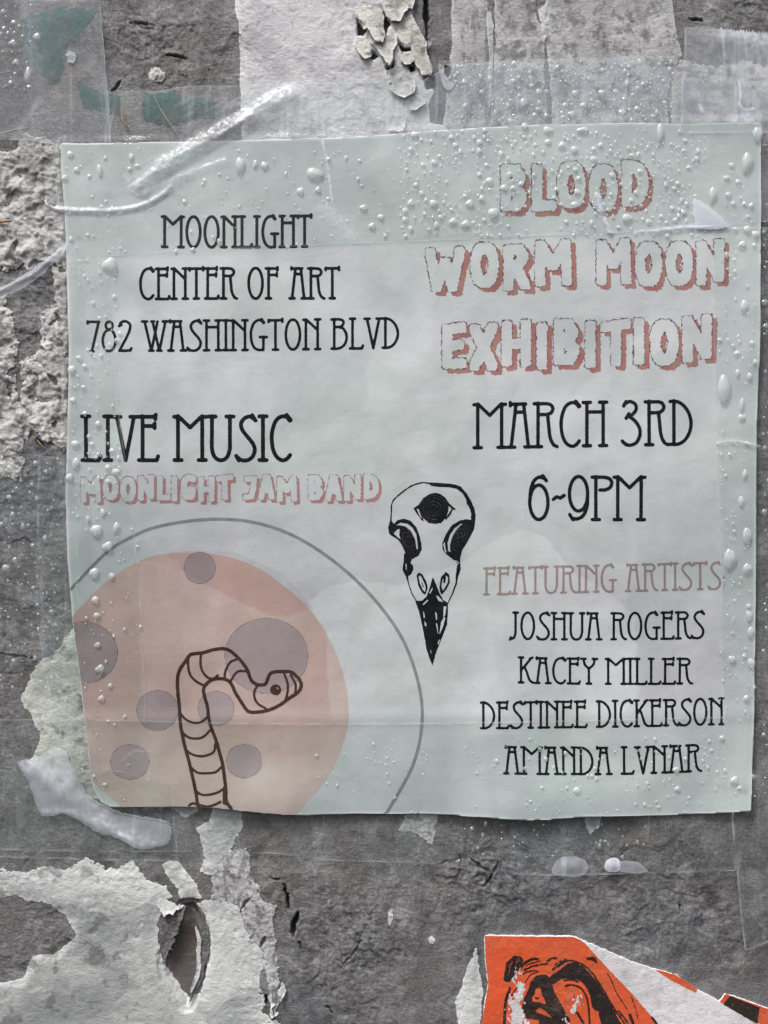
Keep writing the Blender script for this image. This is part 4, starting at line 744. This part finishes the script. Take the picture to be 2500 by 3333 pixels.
# ------------------------------------------------------------------ the orange poster
def Hpost(x, y): return np.maximum(wallH(x, y) * .7, -3) + 8 + 1.2 * fbm(x, y, 60, 3, 501)
POST = [(1577, 3042), (1868, 3045), (1905, 3062), (1980, 3095), (2050, 3125), (2126, 3150), (2200, 3171), (2267, 3217), (2340, 3255), (2359, 3232), (2420, 3250), (2500, 3281), (2640, 3340), (2640, 3420), (1565, 3420), (1574, 3280), (1588, 3200), (1578, 3120)]
WP = pulp_material('white_poster_paper', (.64, .61, .63, 1), (.50, .485, .50, 1), (.25, .25, .25, 1), .4, .0004)
poster = empty('torn_poster', 'orange poster with a black block printed head, torn along its upper right', 'poster', 2000, 3300)
sheet('paper_sheet', POST, lambda x, y, F: Hpost(x, y), WP, 4, (3, 24), 0, drop_to=lambda x, y: wallH(x, y) - 2, attrs={'worn': lambda x, y, F: 0 * x}, parent=poster)
def poster_ink(name, c1, c2, speck=.5):
    m = M(name); b = m.mix(m.rng(m.noise(60, 5, .6), .35, .65), c1, c2); b = m.mix(m.rng(m.noise(45, 6, .7, 1, ofs=8), .55, .72, 0, .30), b, (.34, .22, .18, 1))
    b = m.mix(m.math('MULTIPLY', m.rng(m.noise(800, 4, .7, ofs=3), .58, .70), speck), b, (.42, .30, .27, 1))
    nr = m.bump(m.math('ADD', m.noise(500, 5, .7, 1.0), m.noise(900, 3, .7, stretch=(3, 1, .5))), .4, .0003)
    return m.done(m.bsdf(b, .6, nr, .3).outputs[0])
ORG = poster_ink('faded_orange_ink', (.60, .085, .026, 1), (.52, .095, .036, 1), .35)
BLK = poster_ink('brown_black_block_ink', (.016, .011, .010, 1), (.026, .018, .015, 1), .22)
f = Field(1560, 3035, 2560, 3425, 3.2)
f.fill([(1578, 3044), (1868, 3047), (1897, 3062), (1973, 3145), (2049, 3224), (2143, 3333), (2215, 3430), (1550, 3430), (1575, 3280), (1589, 3200), (1580, 3120)])
f.fill([(2124, 3150), (2199, 3170), (2268, 3216), (2262, 3228), (2187, 3190)]); f.fill([(2341, 3258), (2359, 3231), (2500, 3281), (2600, 3325), (2600, 3440), (2500, 3345), (2440, 3312)])
ink_mesh('orange_print', f, ORG, .5, Hpost, poster, damp=False, clip=None, wob=2.0)
ZO = lambda p: zt(.3617, 1600, 3000, p)
f = Field(1580, 3090, 2520, 3425, 2.4)
f.fill(ZO([(105, 510), (130, 360), (200, 295), (275, 310), (285, 345), (240, 400), (215, 470), (160, 535), (120, 530)]))
for q in ([(190, 330), (165, 400), (150, 470)], [(240, 320), (205, 400)]): f.stroke(ZO(q), 1.1, sub=True)
for p, r in (([(240, 420), (300, 360), (360, 330), (410, 325)], 4.5), ([(290, 430), (350, 400), (430, 380), (500, 370)], 3), ([(300, 390), (360, 365), (440, 345)], 2), ([(500, 345), (540, 322), (582, 320)], 3.6), ([(262, 480), (320, 445), (400, 432)], 2.6), ([(300, 540), (350, 470), (430, 440)], 2), ([(545, 425), (600, 380), (668, 330)], 3), ([(560, 380), (620, 345)], 1.8),
             ([(600, 397), (680, 345), (760, 352), (850, 402), (930, 490), (1010, 620), (1080, 740), (1160, 860), (1230, 960)], 2.8), ([(660, 570), (720, 560), (800, 590), (850, 670), (872, 780), (880, 960)], 3.2), ([(650, 522), (720, 515), (775, 532)], 3), ([(740, 770), (780, 830), (825, 905)], 4), ([(545, 640), (600, 760), (690, 880)], 6),
             ([(735, 620), (742, 680)], 1.6), ([(165, 590), (130, 680), (118, 780), (112, 960)], 4.5), ([(230, 580), (180, 650), (150, 740)], 2.4), ([(1040, 460), (1085, 540), (1110, 610), (1150, 680), (1215, 775)], 1.7), ([(1140, 795), (1200, 870), (1250, 960)], 3), ([(1240, 830), (1290, 960)], 5), ([(1250, 660), (1290, 770), (1312, 865)], 1.5), ([(1440, 855), (1520, 960)], 4)):
    f.stroke(smooth(ZO(p), 4), r)
f.fill(ZO([(520, 490), (600, 430), (680, 370), (740, 355), (830, 400), (920, 500), (1000, 620), (1060, 720), (1130, 850), (1190, 960), (1000, 960), (960, 830), (900, 760), (885, 660), (850, 580), (790, 520), (700, 500), (620, 510), (545, 560), (560, 620), (600, 690), (640, 760), (690, 850), (650, 960), (400, 960), (300, 850), (270, 770), (290, 680), (330, 600), (350, 530), (400, 475), (480, 465)]))
for q in ([(395, 590), (440, 590), (450, 650), (480, 700), (485, 735), (430, 715), (370, 710), (358, 680), (385, 640)], [(390, 790), (430, 765), (480, 790), (520, 830), (535, 855), (470, 830), (420, 810)], [(290, 860), (420, 872), (430, 960), (300, 960)], [(930, 790), (960, 800), (965, 960), (925, 960)]): f.fill(ZO(q), sub=True)
f.fill(ZO(arc(405, 678, 20, 12, 0, 360, 10)[:-1])); f.fill(ZO([(840, 315), (900, 305), (940, 320), (955, 375), (910, 345), (860, 335)]))
f.fill([(2373, 3238), (2470, 3275), (2463, 3330), (2352, 3266)])
ink_mesh('block_print', f, BLK, .9, Hpost, poster, damp=False, clip=None, wob=2.2)
f = Field(1600, 3130, 1920, 3425, 3)
f.fill(ZO([(225, 400), (260, 440), (270, 520), (310, 620), (270, 720), (290, 800), (340, 960), (150, 960), (160, 800), (120, 740), (140, 690), (220, 620), (200, 520)])); f.fill(ZO([(735, 690), (790, 675), (802, 735), (745, 790), (705, 860), (690, 960), (655, 900), (710, 800)]))
f.F = f.F * .6 + 15 * fbm(f.X, f.Y, 15, 4, 510, gain=.75, sy=26) - 2.5
ink_mesh('rubbed_patch', f, WP, 1.2, Hpost, poster, 'rubbed white wear across the block print', damp=False, clip=None, wob=2.5)

# ------------------------------------------------------------------ tape: clear film in strips, each a thing
def tape(name, label, poly, mat, lift=0.0, ridges=(), haze_glare=(), hz0=0.0, st=5, veil=1.0, cat='tape', hedge=.28, group='clear tape strips', fn=None, rag=(1.2, 40), drop=0, soft=0):
    def hf(x, y, F):
        h = Hfilm(x, y) + lift
        for pts, w, a in ridges:
            d = line_d(x, y, pts, 90); h = h + a * np.exp(-(d / w) ** 2) * (1 + .35 * pn(x / 13, y / 13, 601)) * (d < 89)
        return h + (fn(x, y) if fn else 0)
    def hz(x, y, F):
        v = hz0 + hedge * np.exp(-F / 3.2) * np.clip(.6 + 1.6 * pn(x / 70, y / 70, 640), 0, 1.5)
        for pts, w, a, *k in haze_glare:  # each path whitens the film; along folds and creases this is painted glare
            d = line_d(x, y, pts, 90); tx = wtex(x, y) if k else np.clip(.75 + .9 * pn(x / 16, y / 16, 602), .2, 1.3); v = v + a * np.exp(-(d / w) ** 2) * (d < 89) * tx
        if soft: v = v * (.25 + .75 * sstep(0, soft, F)) + .5 * hedge * np.exp(-F / 3)
        return np.clip(v, 0, 1)
    return sheet(name, poly, hf, mat, st, rag, drop, attrs={'haze_glare': hz, 'veil': lambda x, y, F: veil * (1 - .94 * (near_sdf(x, y, FLY, 10) > 0))}, label=label, cat=cat, group=group)
def wtex(x, y):
    u = x * .84 - y * .54; v = x * .54 + y * .84
    return np.clip(.6 + 1.6 * pn(v / 8, u / 70, 620) + .9 * pn(v / 4, u / 14, 621), .05, 1.5)
def wrink(x, y):
    u = x * .84 - y * .54; v = x * .54 + y * .84; d = line_d(x, y, fold1, 90)
    return (d < 89) * np.exp(-(d / 38) ** 2) * (5 * pn(v / 11, u / 90, 622) + 2.4 * pn(v / 7, u / 16, 623))
fold1 = smooth([(462, 612), (520, 560), (600, 505), (690, 455), (790, 400), (870, 345), (945, 312)], 4)
fold2 = smooth([(150, 660), (180, 682), (240, 690), (320, 692), (400, 688), (470, 672), (530, 640), (560, 615)], 4)
tape('tape_strip', 'upper left packing tape with the long diagonal fold, over the top edge of the flyer', [(345, 300), (520, 300), (620, 285), (780, 283), (980, 272), (1240, 268), (1312, 300), (1316, 792), (700, 818), (300, 842), (210, 850), (150, 840), (150, 480), (345, 470)], TAPE, 0,
     ridges=[(fold1, 24, 15), (smooth([(480, 640), (560, 600), (650, 560), (740, 530)], 4), 12, 6), (fold2, 7, 7)], fn=wrink, haze_glare=[(fold1, 22, .62, 1), (fold1, 60, .20, 1), ([(600, 350), (900, 330), (1230, 340)], 50, .16, 1), ([(250, 600), (420, 620)], 40, .08, 1), (smooth([(560, 610), (620, 560), (700, 520), (800, 470)], 4), 30, .16), (fold2, 7, .95), (smooth([(180, 676), (300, 682), (500, 655)], 3), 14, .18), ([(1052, 466), (1066, 530), (1083, 662)], 4.2, 1.1), (smooth([(1060, 680), (1100, 720), (1150, 780)], 3), 20, .6), (smooth([(410, 575), (425, 600), (430, 625), (455, 640)], 3), 5, .5), (smooth([(500, 660), (520, 640), (560, 625), (620, 580)], 3), 9, .35)])  # white along folds and crease, and broad wet sheen, are painted highlights
tape('tape_strip', 'beaded upper right packing tape over the red word BLOOD', [(1316, 300), (1470, 215), (1700, 200), (2050, 190), (2200, 188), (2235, 260), (2560, 280), (2560, 700), (2330, 742), (2100, 760), (1316, 792)], TAPEB, 1.0,
     ridges=[(smooth([(1940, 640), (1960, 700), (1985, 775)], 3), 8, 8), (smooth([(2060, 770), (2130, 758), (2240, 745), (2370, 748)], 3), 8, 8)], haze_glare=[([(1500, 300), (2180, 290)], 75, .15, 1), ([(2250, 480), (2440, 600)], 60, .08, 1), (smooth([(1942, 645), (1955, 700), (1990, 778)], 3), 9, 1.0), (smooth([(2000, 775), (2080, 776), (2130, 762), (2240, 746), (2330, 752)], 3), 9, .9), ([(2180, 615), (2250, 670)], 2.5, .4), (smooth([(1200, 770), (1250, 780), (1500, 765), (1900, 775)], 3), 6, .12)])  # sheen and bright crease lines painted as white in the film
tape('tape_strip', 'left side packing tape beaded with rain beside LIVE MUSIC', [(208, 850), (352, 846), (372, 1100), (400, 1400), (440, 1700), (468, 2000), (478, 2340), (180, 2344), (120, 2000), (130, 1480), (200, 1440), (212, 1200)], TAPE, 1.6, haze_glare=[([(385, 1130), (398, 1250), (400, 1400)], 9, .16), ([(372, 1450), (395, 1560)], 9, .12)], veil=.4)
tape('tape_strip', 'right side packing tape beaded with rain beside MARCH 3RD', [(2318, 752), (2345, 745), (2560, 745), (2560, 2960), (2420, 3090), (2405, 2960), (2378, 2660), (2350, 2340), (2340, 1900), (2322, 1300), (2316, 1000)], TAPE, 2.2, ridges=[(smooth([(2322, 1447), (2370, 1436), (2420, 1442), (2465, 1455)], 3), 5, 6)],
     haze_glare=[(smooth([(2322, 1450), (2360, 1440), (2400, 1440), (2464, 1455)], 3), 4.5, .75), ([(2335, 1300), (2345, 1800)], 4, .2), ([(2400, 3000), (2420, 3085)], 4, .3)], veil=.4, hedge=.4)  # glare of the short crease painted as white
tape('tape_strip', 'long bottom packing tape under the moon and the artist names', smooth([(-60, 2340), (300, 2338), (1000, 2352), (1700, 2345), (2352, 2330)], 3) + [(2380, 2640), (2392, 2830)] + [(2100, 2838), (1800, 2846), (1620, 2840), (1400, 2805), (1100, 2798), (900, 2774), (580, 2768), (300, 2768), (-60, 2756)], TAPE, .8, haze_glare=[([(490, 2380), (486, 2610)], 3, .15), ([(405, 2470), (440, 2440), (500, 2440)], 4, .25)], veil=.3, hedge=.4)
tape('tape_strip', 'clear tape with a square corner under the lower left end of the flyer', [(-60, 2500), (400, 2505), (566, 2560), (570, 2660), (583, 2800), (300, 2795), (-60, 2775)], TAPE, -1.2, hedge=.42, veil=.3)
tape('tape_strip', 'dark wet film along the left border below the crusty pulp', [(-60, 1460), (120, 1480), (260, 1500), (260, 2100), (100, 2150), (-60, 2130)], TAPEB, -.5, veil=.3)
tape('tape_strip', 'clear film over the teal remnant in the top left corner', [(-60, -60), (60, 8), (200, 4), (330, 6), (336, 90), (345, 200), (356, 330), (366, 480), (200, 478), (100, 460), (-60, 460)], TAPEB, -1, hedge=.45, veil=.7, haze_glare=[([(100, 60), (120, 250)], 40, .18), (smooth([(50, 460), (90, 390), (140, 315)], 3), 12, .18)])
zig = []
for i in range(22): zig += [(2345 + i * 10, 100 + i * .9 - 6), (2350 + i * 10, 106 + i * .9 + 2)]
tape('tape_strip', 'cloudy tape end with a serrated bright top edge in the upper right corner', [(2224, 180), (2224, 98), (2290, 92), (2335, 102)] + zig + [(2560, 440), (2210, 440), (2215, 260)], TAPEB, 3, hedge=.5, hz0=.05, st=4, haze_glare=[([(2345, 118), (2560, 135)], 22, .5), ([(2440, 160), (2560, 180)], 50, .3), ([(2350, 110), (2354, 260)], 5, .3), (smooth([(2400, 270), (2405, 310), (2400, 345), (2420, 362), (2450, 358)], 3), 4, .7), ([(2272, 350), (2282, 366)], 6, .7)], rag=(2, 14))
tape('tape_flap', 'small bright triangular fold standing up at the right end of the upper tape', [(2252, 648), (2290, 672), (2330, 706), (2368, 742), (2330, 752), (2262, 752), (2250, 700)], TAPEB, 5, hz0=.80, st=4, hedge=.1, fn=lambda x, y: 14 * np.clip((x - 2250) / 110, 0, 1) * np.clip((760 - y) / 110, 0, 1), cat='tape fold', group=None, rag=(3, 16))  # sky glare on the raised fold painted as milky white
tape('tape_strip', 'crinkled cloudy ribbon of tape slanting across the pulp toward the flyer', smooth([(-40, 960), (40, 925), (110, 880), (180, 830), (220, 790), (222, 820), (170, 870), (110, 925), (40, 960), (-40, 985)], 2, True), TAPEB, 6, hz0=.18, st=4, hedge=.2, ridges=[([(0, 955), (110, 900), (200, 825)], 8, 8)], haze_glare=[([(0, 955), (110, 900), (200, 825)], 4, .3)], rag=(5, 20))
MP = [(127, 2464), (63, 2477), (101, 2544), (131, 2633), (156, 2652), (211, 2645), (270, 2671), (321, 2705), (380, 2722), (422, 2743), (456, 2760), (506, 2755), (553, 2738), (556, 2675), (498, 2658), (422, 2646), (371, 2628), (300, 2590), (262, 2540), (235, 2480), (200, 2430)]
tape('plastic_scrap', 'crumpled milky plastic curling out from under the lower left corner of the flyer', smooth(MP, 3, True), MILK, 3, hz0=.26, st=4, hedge=.3, cat='plastic', group=None, haze_glare=[(smooth([(140, 2640), (260, 2640), (420, 2720)], 3), 14, .3), (smooth([(70, 2485), (150, 2500), (200, 2560), (240, 2500)], 3), 22, .35), (smooth([(300, 2610), (400, 2700), (500, 2740)], 3), 26, .3)],
     fn=lambda x, y: 5 * np.abs(fbm(x, y, 110, 2, 610)) + 2.5 * np.abs(pn(x / 24, y / 60, 611)) + 7 * np.exp(-((x - 160) ** 2 + (y - 2520) ** 2) / 3000.) - 7 * np.exp(-((x - 175) ** 2 + (y - 2495) ** 2) / 700.), rag=(4, 24), drop=1.0, soft=16)
def bubble(label, poly, hgt, hz0, mat=TAPEB):
    c = np.mean(poly, 0)
    tape('tape_bubble', label, smooth(poly, 4, True), mat, 1.5, hz0=hz0, st=3, hedge=.25, cat='air bubble', group='air bubbles under the bottom tape', fn=lambda x, y: hgt * np.exp(-(((x - c[0]) / 38) ** 2 + ((y - c[1]) / 24) ** 2)), rag=(1.5, 14))
bubble('larger wrinkled air bubble under the tape edge below the flyer', [(1797, 2838), (1803, 2805), (1830, 2785), (1870, 2783), (1900, 2795), (1912, 2820), (1895, 2842), (1850, 2848)], 10, .12)
bubble('smaller bright white air bubble right of the wrinkled one', [(1963, 2812), (1972, 2794), (1995, 2786), (2012, 2795), (2014, 2828), (1990, 2832), (1970, 2828)], 9, .55)
bubble('faint foamy air bubble right of the white one', [(2014, 2800), (2070, 2800), (2095, 2820), (2100, 2834), (2016, 2832)], 4, .14)

# ------------------------------------------------------------------ rain: big drops placed one by one, the rest scattered where the photograph has them
def drop_mesh(nr, ns, tear, seed, flat=.42):
    r = random.Random(seed); wob = [r.uniform(-.11, .11) for _ in range(6)]; co = []; Fq = []; Ft = []
    for i in range(nr):
        a = (math.pi / 2) * i / (nr - .35)          # from the rim up to the crown
        for k in range(ns):
            t = 2 * math.pi * k / ns; rad = math.cos(a) * (1 + wob[0] * math.cos(2 * t) + wob[1] * math.sin(3 * t) + wob[2] * math.cos(3 * t))
            x, z = math.cos(t) * rad, math.sin(t) * rad
            if tear and z > 0: x *= 1 - tear * z ** 1.5
            co.append((x, -(flat * math.sin(a) - .03) * (1 - .25 * max(z, 0) * (1 if tear else 0)), z))
    co.append((0, -(flat - .03), -.05)); c = len(co) - 1
    for k in range(ns):
        co_ = None
    for i in range(nr - 1):
        for k in range(ns): Fq.append((i * ns + k, i * ns + (k + 1) % ns, (i + 1) * ns + (k + 1) % ns, (i + 1) * ns + k))
    for k in range(ns): Ft.append(((nr - 1) * ns + k, (nr - 1) * ns + (k + 1) % ns, c))
    return np.array(co), np.array(Fq), np.array(Ft)
BIG = [(234, 509, 10, 13), (432, 518, 9, 13), (452, 546, 8, 8), (426, 556, 8, 9), (254, 559, 9, 10), (216, 586, 10, 11), (329, 561, 9, 22), (784, 544, 17, 28), (833, 541, 8, 15), (863, 546, 12, 15), (1026, 573, 27, 23), (980, 629, 12, 14), (1036, 624, 9, 12), (1183, 682, 12, 12), (1240, 712, 11, 12), (1211, 741, 11, 13), (362, 868, 23, 27),
       (1706, 417, 11, 13), (1781, 431, 15, 14), (1894, 431, 19, 12), (2143, 440, 13, 30), (2459, 445, 16, 28), (1350, 446, 12, 13), (1559, 471, 9, 12), (1781, 469, 10, 11), (1826, 480, 12, 13), (1866, 494, 11, 14), (1928, 525, 11, 12), (2052, 512, 8, 8), (2425, 535, 19, 34), (1591, 595, 12, 12), (1638, 618, 11, 12), (1668, 618, 9, 9), (1869, 559, 8, 9), (1875, 631, 10, 11),
       (1868, 673, 12, 13), (1410, 669, 12, 14), (1527, 669, 12, 14), (1337, 667, 11, 14), (1318, 720, 9, 12), (1474, 727, 13, 13), (1514, 736, 14, 15), (1604, 701, 17, 20), (2036, 717, 16, 17), (2314, 640, 12, 30), (2453, 768, 12, 13), (2376, 544, 9, 9), (2359, 585, 9, 9), (2364, 640, 9, 10), (2425, 753, 11, 14), (2106, 728, 9, 10), (2415, 1001, 14, 20), (2410, 802, 12, 13),
       (2482, 989, 11, 12), (2486, 1065, 10, 11), (2350, 1268, 23, 46), (2408, 1318, 8, 22), (2408, 1360, 11, 12), (2392, 1153, 10, 9), (2368, 1818, 20, 38), (2425, 1850, 14, 20), (2431, 2002, 10, 20), (2437, 2055, 12, 17), (2377, 2144, 11, 14), (2439, 2157, 13, 18), (2422, 2270, 9, 12), (2384, 2536, 13, 15), (1874, 2568, 12, 13), (2196, 2502, 11, 11), (2201, 2565, 9, 11),
       (2425, 1744, 17, 27), (2406, 1633, 11, 18), (2418, 1544, 9, 15), (241, 1208, 12, 16), (244, 1306, 10, 11), (250, 1447, 13, 14), (252, 1509, 13, 18), (231, 1556, 12, 15), (324, 1382, 9, 12), (263, 1168, 8, 9), (282, 1349, 8, 9), (304, 1447, 8, 9), (382, 1537, 12, 12), (355, 1523, 9, 11), (369, 1469, 9, 9), (318, 1728, 19, 22), (356, 1780, 17, 19), (312, 1866, 16, 20),
       (383, 1718, 12, 19), (339, 1668, 9, 15), (291, 1690, 7, 13), (316, 1953, 12, 15), (320, 2003, 10, 12), (369, 1875, 9, 13), (323, 2098, 10, 10), (331, 2176, 15, 16), (25, 1848, 12, 13), (363, 2230, 7, 9), (335, 2271, 10, 12), (346, 2549, 7, 7), (46, 148, 13, 14), (57, 211, 12, 13), (49, 80, 9, 10), (95, 250, 13, 26), (125, 127, 13, 16), (15, 44, 8, 9), (4, 117, 10, 11),
       (1703, 343, 14, 20), (1872, 310, 12, 14), (1897, 350, 11, 12), (1858, 378, 13, 12), (2022, 372, 13, 14), (1957, 308, 11, 12), (2002, 305, 10, 12), (1750, 362, 9, 10), (1838, 348, 10, 10), (1672, 270, 9, 9), (1752, 305, 9, 12), (2070, 360, 10, 9), (1960, 235, 9, 9), (1777, 384, 9, 11), (1660, 400, 8, 11)]
drops = [(x, y, rx, ry, 'big') for x, y, rx, ry in BIG]
ZN = [('around the red word BLOOD', (1300, 430, 2300, 775), 470, 3.0, 9), ('on the tape above the flyer', (1480, 205, 2190, 400), 330, 2.6, 9), ('above the black venue lines', (215, 485, 1290, 825), 95, 2.6, 8), ('down the left side of the flyer', (232, 850, 395, 1700), 110, 2.6, 8), ('over the left of the moon', (250, 1700, 480, 2600), 55, 2.4, 6), ('down the right side of the flyer', (2335, 560, 2450, 2600), 130, 2.6, 9),
      ('around the last artist lines', (1500, 2390, 2430, 2640), 130, 2.4, 7), ('in the lower part of the grey ring', (1020, 2400, 1400, 2640), 28, 2.4, 6), ('on the dark film left of the flyer', (0, 1480, 205, 2240), 130, 3, 9), ('on the wall right of the flyer', (2478, 440, 2510, 2640), 60, 3, 9), ('in the top left corner', (0, 0, 110, 300), 34, 3, 8), ('on the wall below the flyer', (1480, 2670, 2120, 2830), 46, 3, 7)]
taken = [(d[0], d[1], max(d[2], d[3])) for d in drops]
for zn, (x0, y0, x1, y1), n, a, b in ZN:
    k = 0; tries = 0
    while k < n and tries < n * 12:
        tries += 1; x = random.uniform(x0, x1); y = random.uniform(y0, y1)
        if float(pn(np.array([x / 130]), np.array([y / 130]), 700)[0]) < random.uniform(-.5, .1): continue
        r = a + (b - a) * random.random() ** 3.2
        if any((x - p) ** 2 + (y - q) ** 2 < (r + s + 2.5) ** 2 for p, q, s in taken): continue
        taken.append((x, y, r)); drops.append((x, y, r, r * random.uniform(1, 1.45), zn)); k += 1
xa = np.array([d[0] for d in drops]); ya = np.array([d[1] for d in drops]); HD = Hfilm(xa, ya) + 1.4
HD = HD + np.where((ya < 800) & (xa > 1316), 1.2, 0) + np.where((ya > 850) & (ya < 2340) & (xa < 480), 1.6, 0) + np.where((ya > 750) & (xa > 2318), 2.2, 0)
ONF = sdf(xa, ya, FLY) > 0
HD = HD - np.where((ya < 470) & (xa < 350), 1.0, 0)
order = sorted(range(len(drops)), key=lambda i: -drops[i][2] * drops[i][3])
VAR = []
for k in range(6):
    co, q, t = drop_mesh(7, 16, (.1, .3, 0, .6, .2, .42)[k], 20 + k, (.40, .36, .44, .38, .40, .42)[k]); VAR.append([mesh('water_droplet', co, [q, t], mt) for mt in (WATER, WATERC)])
LM = LETTERS + [(1350, 1780, 90, 130, None, 'the bird skull'), (1350, 2080, 30, 80, None, 'the beak of the skull'), (653, 1847, 51, 51, None, 'the small crater at the top of the moon'), (276, 2122, 90, 100, None, 'the crater cut by the left edge'), (427, 2476, 60, 55, None, 'the low left crater'), (516, 2309, 60, 60, None, 'the crater left of the worm'),
     (1260, 2600, 20, 30, None, 'the lower end of the grey ring'), (240, 1915, 15, 20, None, 'the left end of the grey ring'), (215, 480, 15, 15, None, 'the top left corner of the flyer'), (2465, 412, 15, 15, None, 'the top right corner of the flyer'), (2430, 2625, 15, 15, None, 'the bottom right corner of the flyer'), (510, 245, 25, 25, None, 'the crusty lump'),
     (200, 120, 90, 60, None, 'the largest teal remnant'), (1595, 300, 10, 60, None, 'the tall vertical paper fold'), (2230, 180, 15, 60, None, 'the slanted point of the upper right remnant'), (2310, 710, 40, 30, None, 'the bright triangular tape fold'), (1860, 2815, 50, 25, None, 'the wrinkled air bubble'), (1935, 2690, 25, 30, None, 'the tiny white scrap below the flyer'),
     (175, 2190, 60, 60, None, 'the green tinged scrap'), (2395, 350, 60, 40, None, 'the serrated tape end'), (700, 450, 90, 20, None, 'the diagonal tape fold'), (450, 690, 60, 10, None, 'the glossy tape crease'), (2400, 1445, 40, 8, None, 'the short white tape crease')]
ORD = ('', 'second ', 'third ', 'fourth ', 'fifth ', 'sixth ', 'seventh ', 'eighth ', 'ninth ', 'tenth ')
seen = {}; labs = {}
NTH = {}
for L_ in LETTERS:
    al = sorted(a for a in LETTERS if a[4] == L_[4] and a[5] == L_[5])
    if len(al) > 1: NTH[(round(L_[0]), round(L_[1]))] = ('first ', 'second ', 'third ', 'fourth ')[al.index(L_)]
def place(i):
    x, y, rx, ry, zn = drops[i]; best = None
    for cx, cy, hx, hy, c, w in LM:
        dx = max(abs(x - cx) - hx, 0); dy = max(abs(y - cy) - hy, 0); d = math.hypot(dx, dy) + .02 * math.hypot(x - cx, y - cy)
        if best is None or d < best[0]: best = (d, cx, cy, hx, hy, c, w)
    d, cx, cy, hx, hy, c, w = best; q = w if not c else 'the ' + NTH.get((round(cx), round(cy)), '') + {':': 'colon', '-': 'hyphen', '2': 'numeral two', '3': 'numeral three', '6': 'numeral six', '7': 'numeral seven', '8': 'numeral eight', '9': 'numeral nine'}.get(c, c) + ' in ' + w
    if abs(x - cx) < hx and abs(y - cy) < hy: rel = 'upon'
    else:
        rel = ('above' if y < cy - hy else 'below' if y > cy + hy else ''); s2 = ('left of' if x < cx - hx else 'right of' if x > cx + hx else '')
        rel = (rel + '-' + s2) if rel and s2 else (rel or s2 or 'beside')
    return rel, q, math.hypot(x - cx, y - cy)
info = {i: place(i) for i in order[:300]}
same = {}
for i in order[:300]:
    x, y, rx, ry, zn = drops[i]; sz = 'large' if rx * ry > 220 else 'small'; shp = 'tall' if ry > rx * 1.35 else 'round'
    same.setdefault((sz, shp, info[i][0], info[i][1]), []).append(i)
for k, L in same.items():
    L.sort(key=lambda i: info[i][2])
    for n, i in enumerate(L): labs[i] = '%s %s droplet, %sclosest %s %s' % (k[0], k[1], ORD[min(n, 9)], k[2], k[3]) if len(L) > 1 else '%s %s droplet %s %s' % k
for n, i in enumerate(order[:300]):
    x, y, rx, ry, zn = drops[i]; tall = ry > rx * 1.35
    me = VAR[(1, 3, 5)[n % 3] if tall else (0, 2, 4)[n % 3]][0 if ONF[i] else 1]
    o = link('water_droplet', me, label=labs[i], cat='water droplet', group='rain droplets on the tape and flyer')
    o.location = ((x - CX) * PX, -HD[i] * PX, (CY - y) * PX); o.scale = (rx * PX, (rx + ry) * .5 * PX, ry * PX); o.rotation_euler = (0, random.uniform(-.2, .2), 0)
cs, qs, ts, mi, n0 = [], [], [], ([], []), 0
sv_ = [drop_mesh(4, 10, t, 60 + k, f_) for k, (t, f_) in enumerate(((0, .42), (.2, .38), (.4, .42)))]
for n, i in enumerate(order[300:]):
    x, y, rx, ry, zn = drops[i]; co, q, t = sv_[n % 3]
    cs.append(co * np.array([rx, (rx + ry) * .5, ry]) * PX + np.array([(x - CX) * PX, -HD[i] * PX, (CY - y) * PX])); qs.append(q + n0); ts.append(t + n0); n0 += len(co); mi[0].append(np.full(len(q), 0 if ONF[i] else 1)); mi[1].append(np.full(len(t), 0 if ONF[i] else 1))
if cs: link('fine_droplets', mesh('fine_droplets', np.concatenate(cs), [np.concatenate(qs), np.concatenate(ts)], [WATER, WATERC], pm=np.concatenate(mi[0] + mi[1])), label='fine rain droplets scattered between the larger ones', cat='water droplets', kind='stuff')
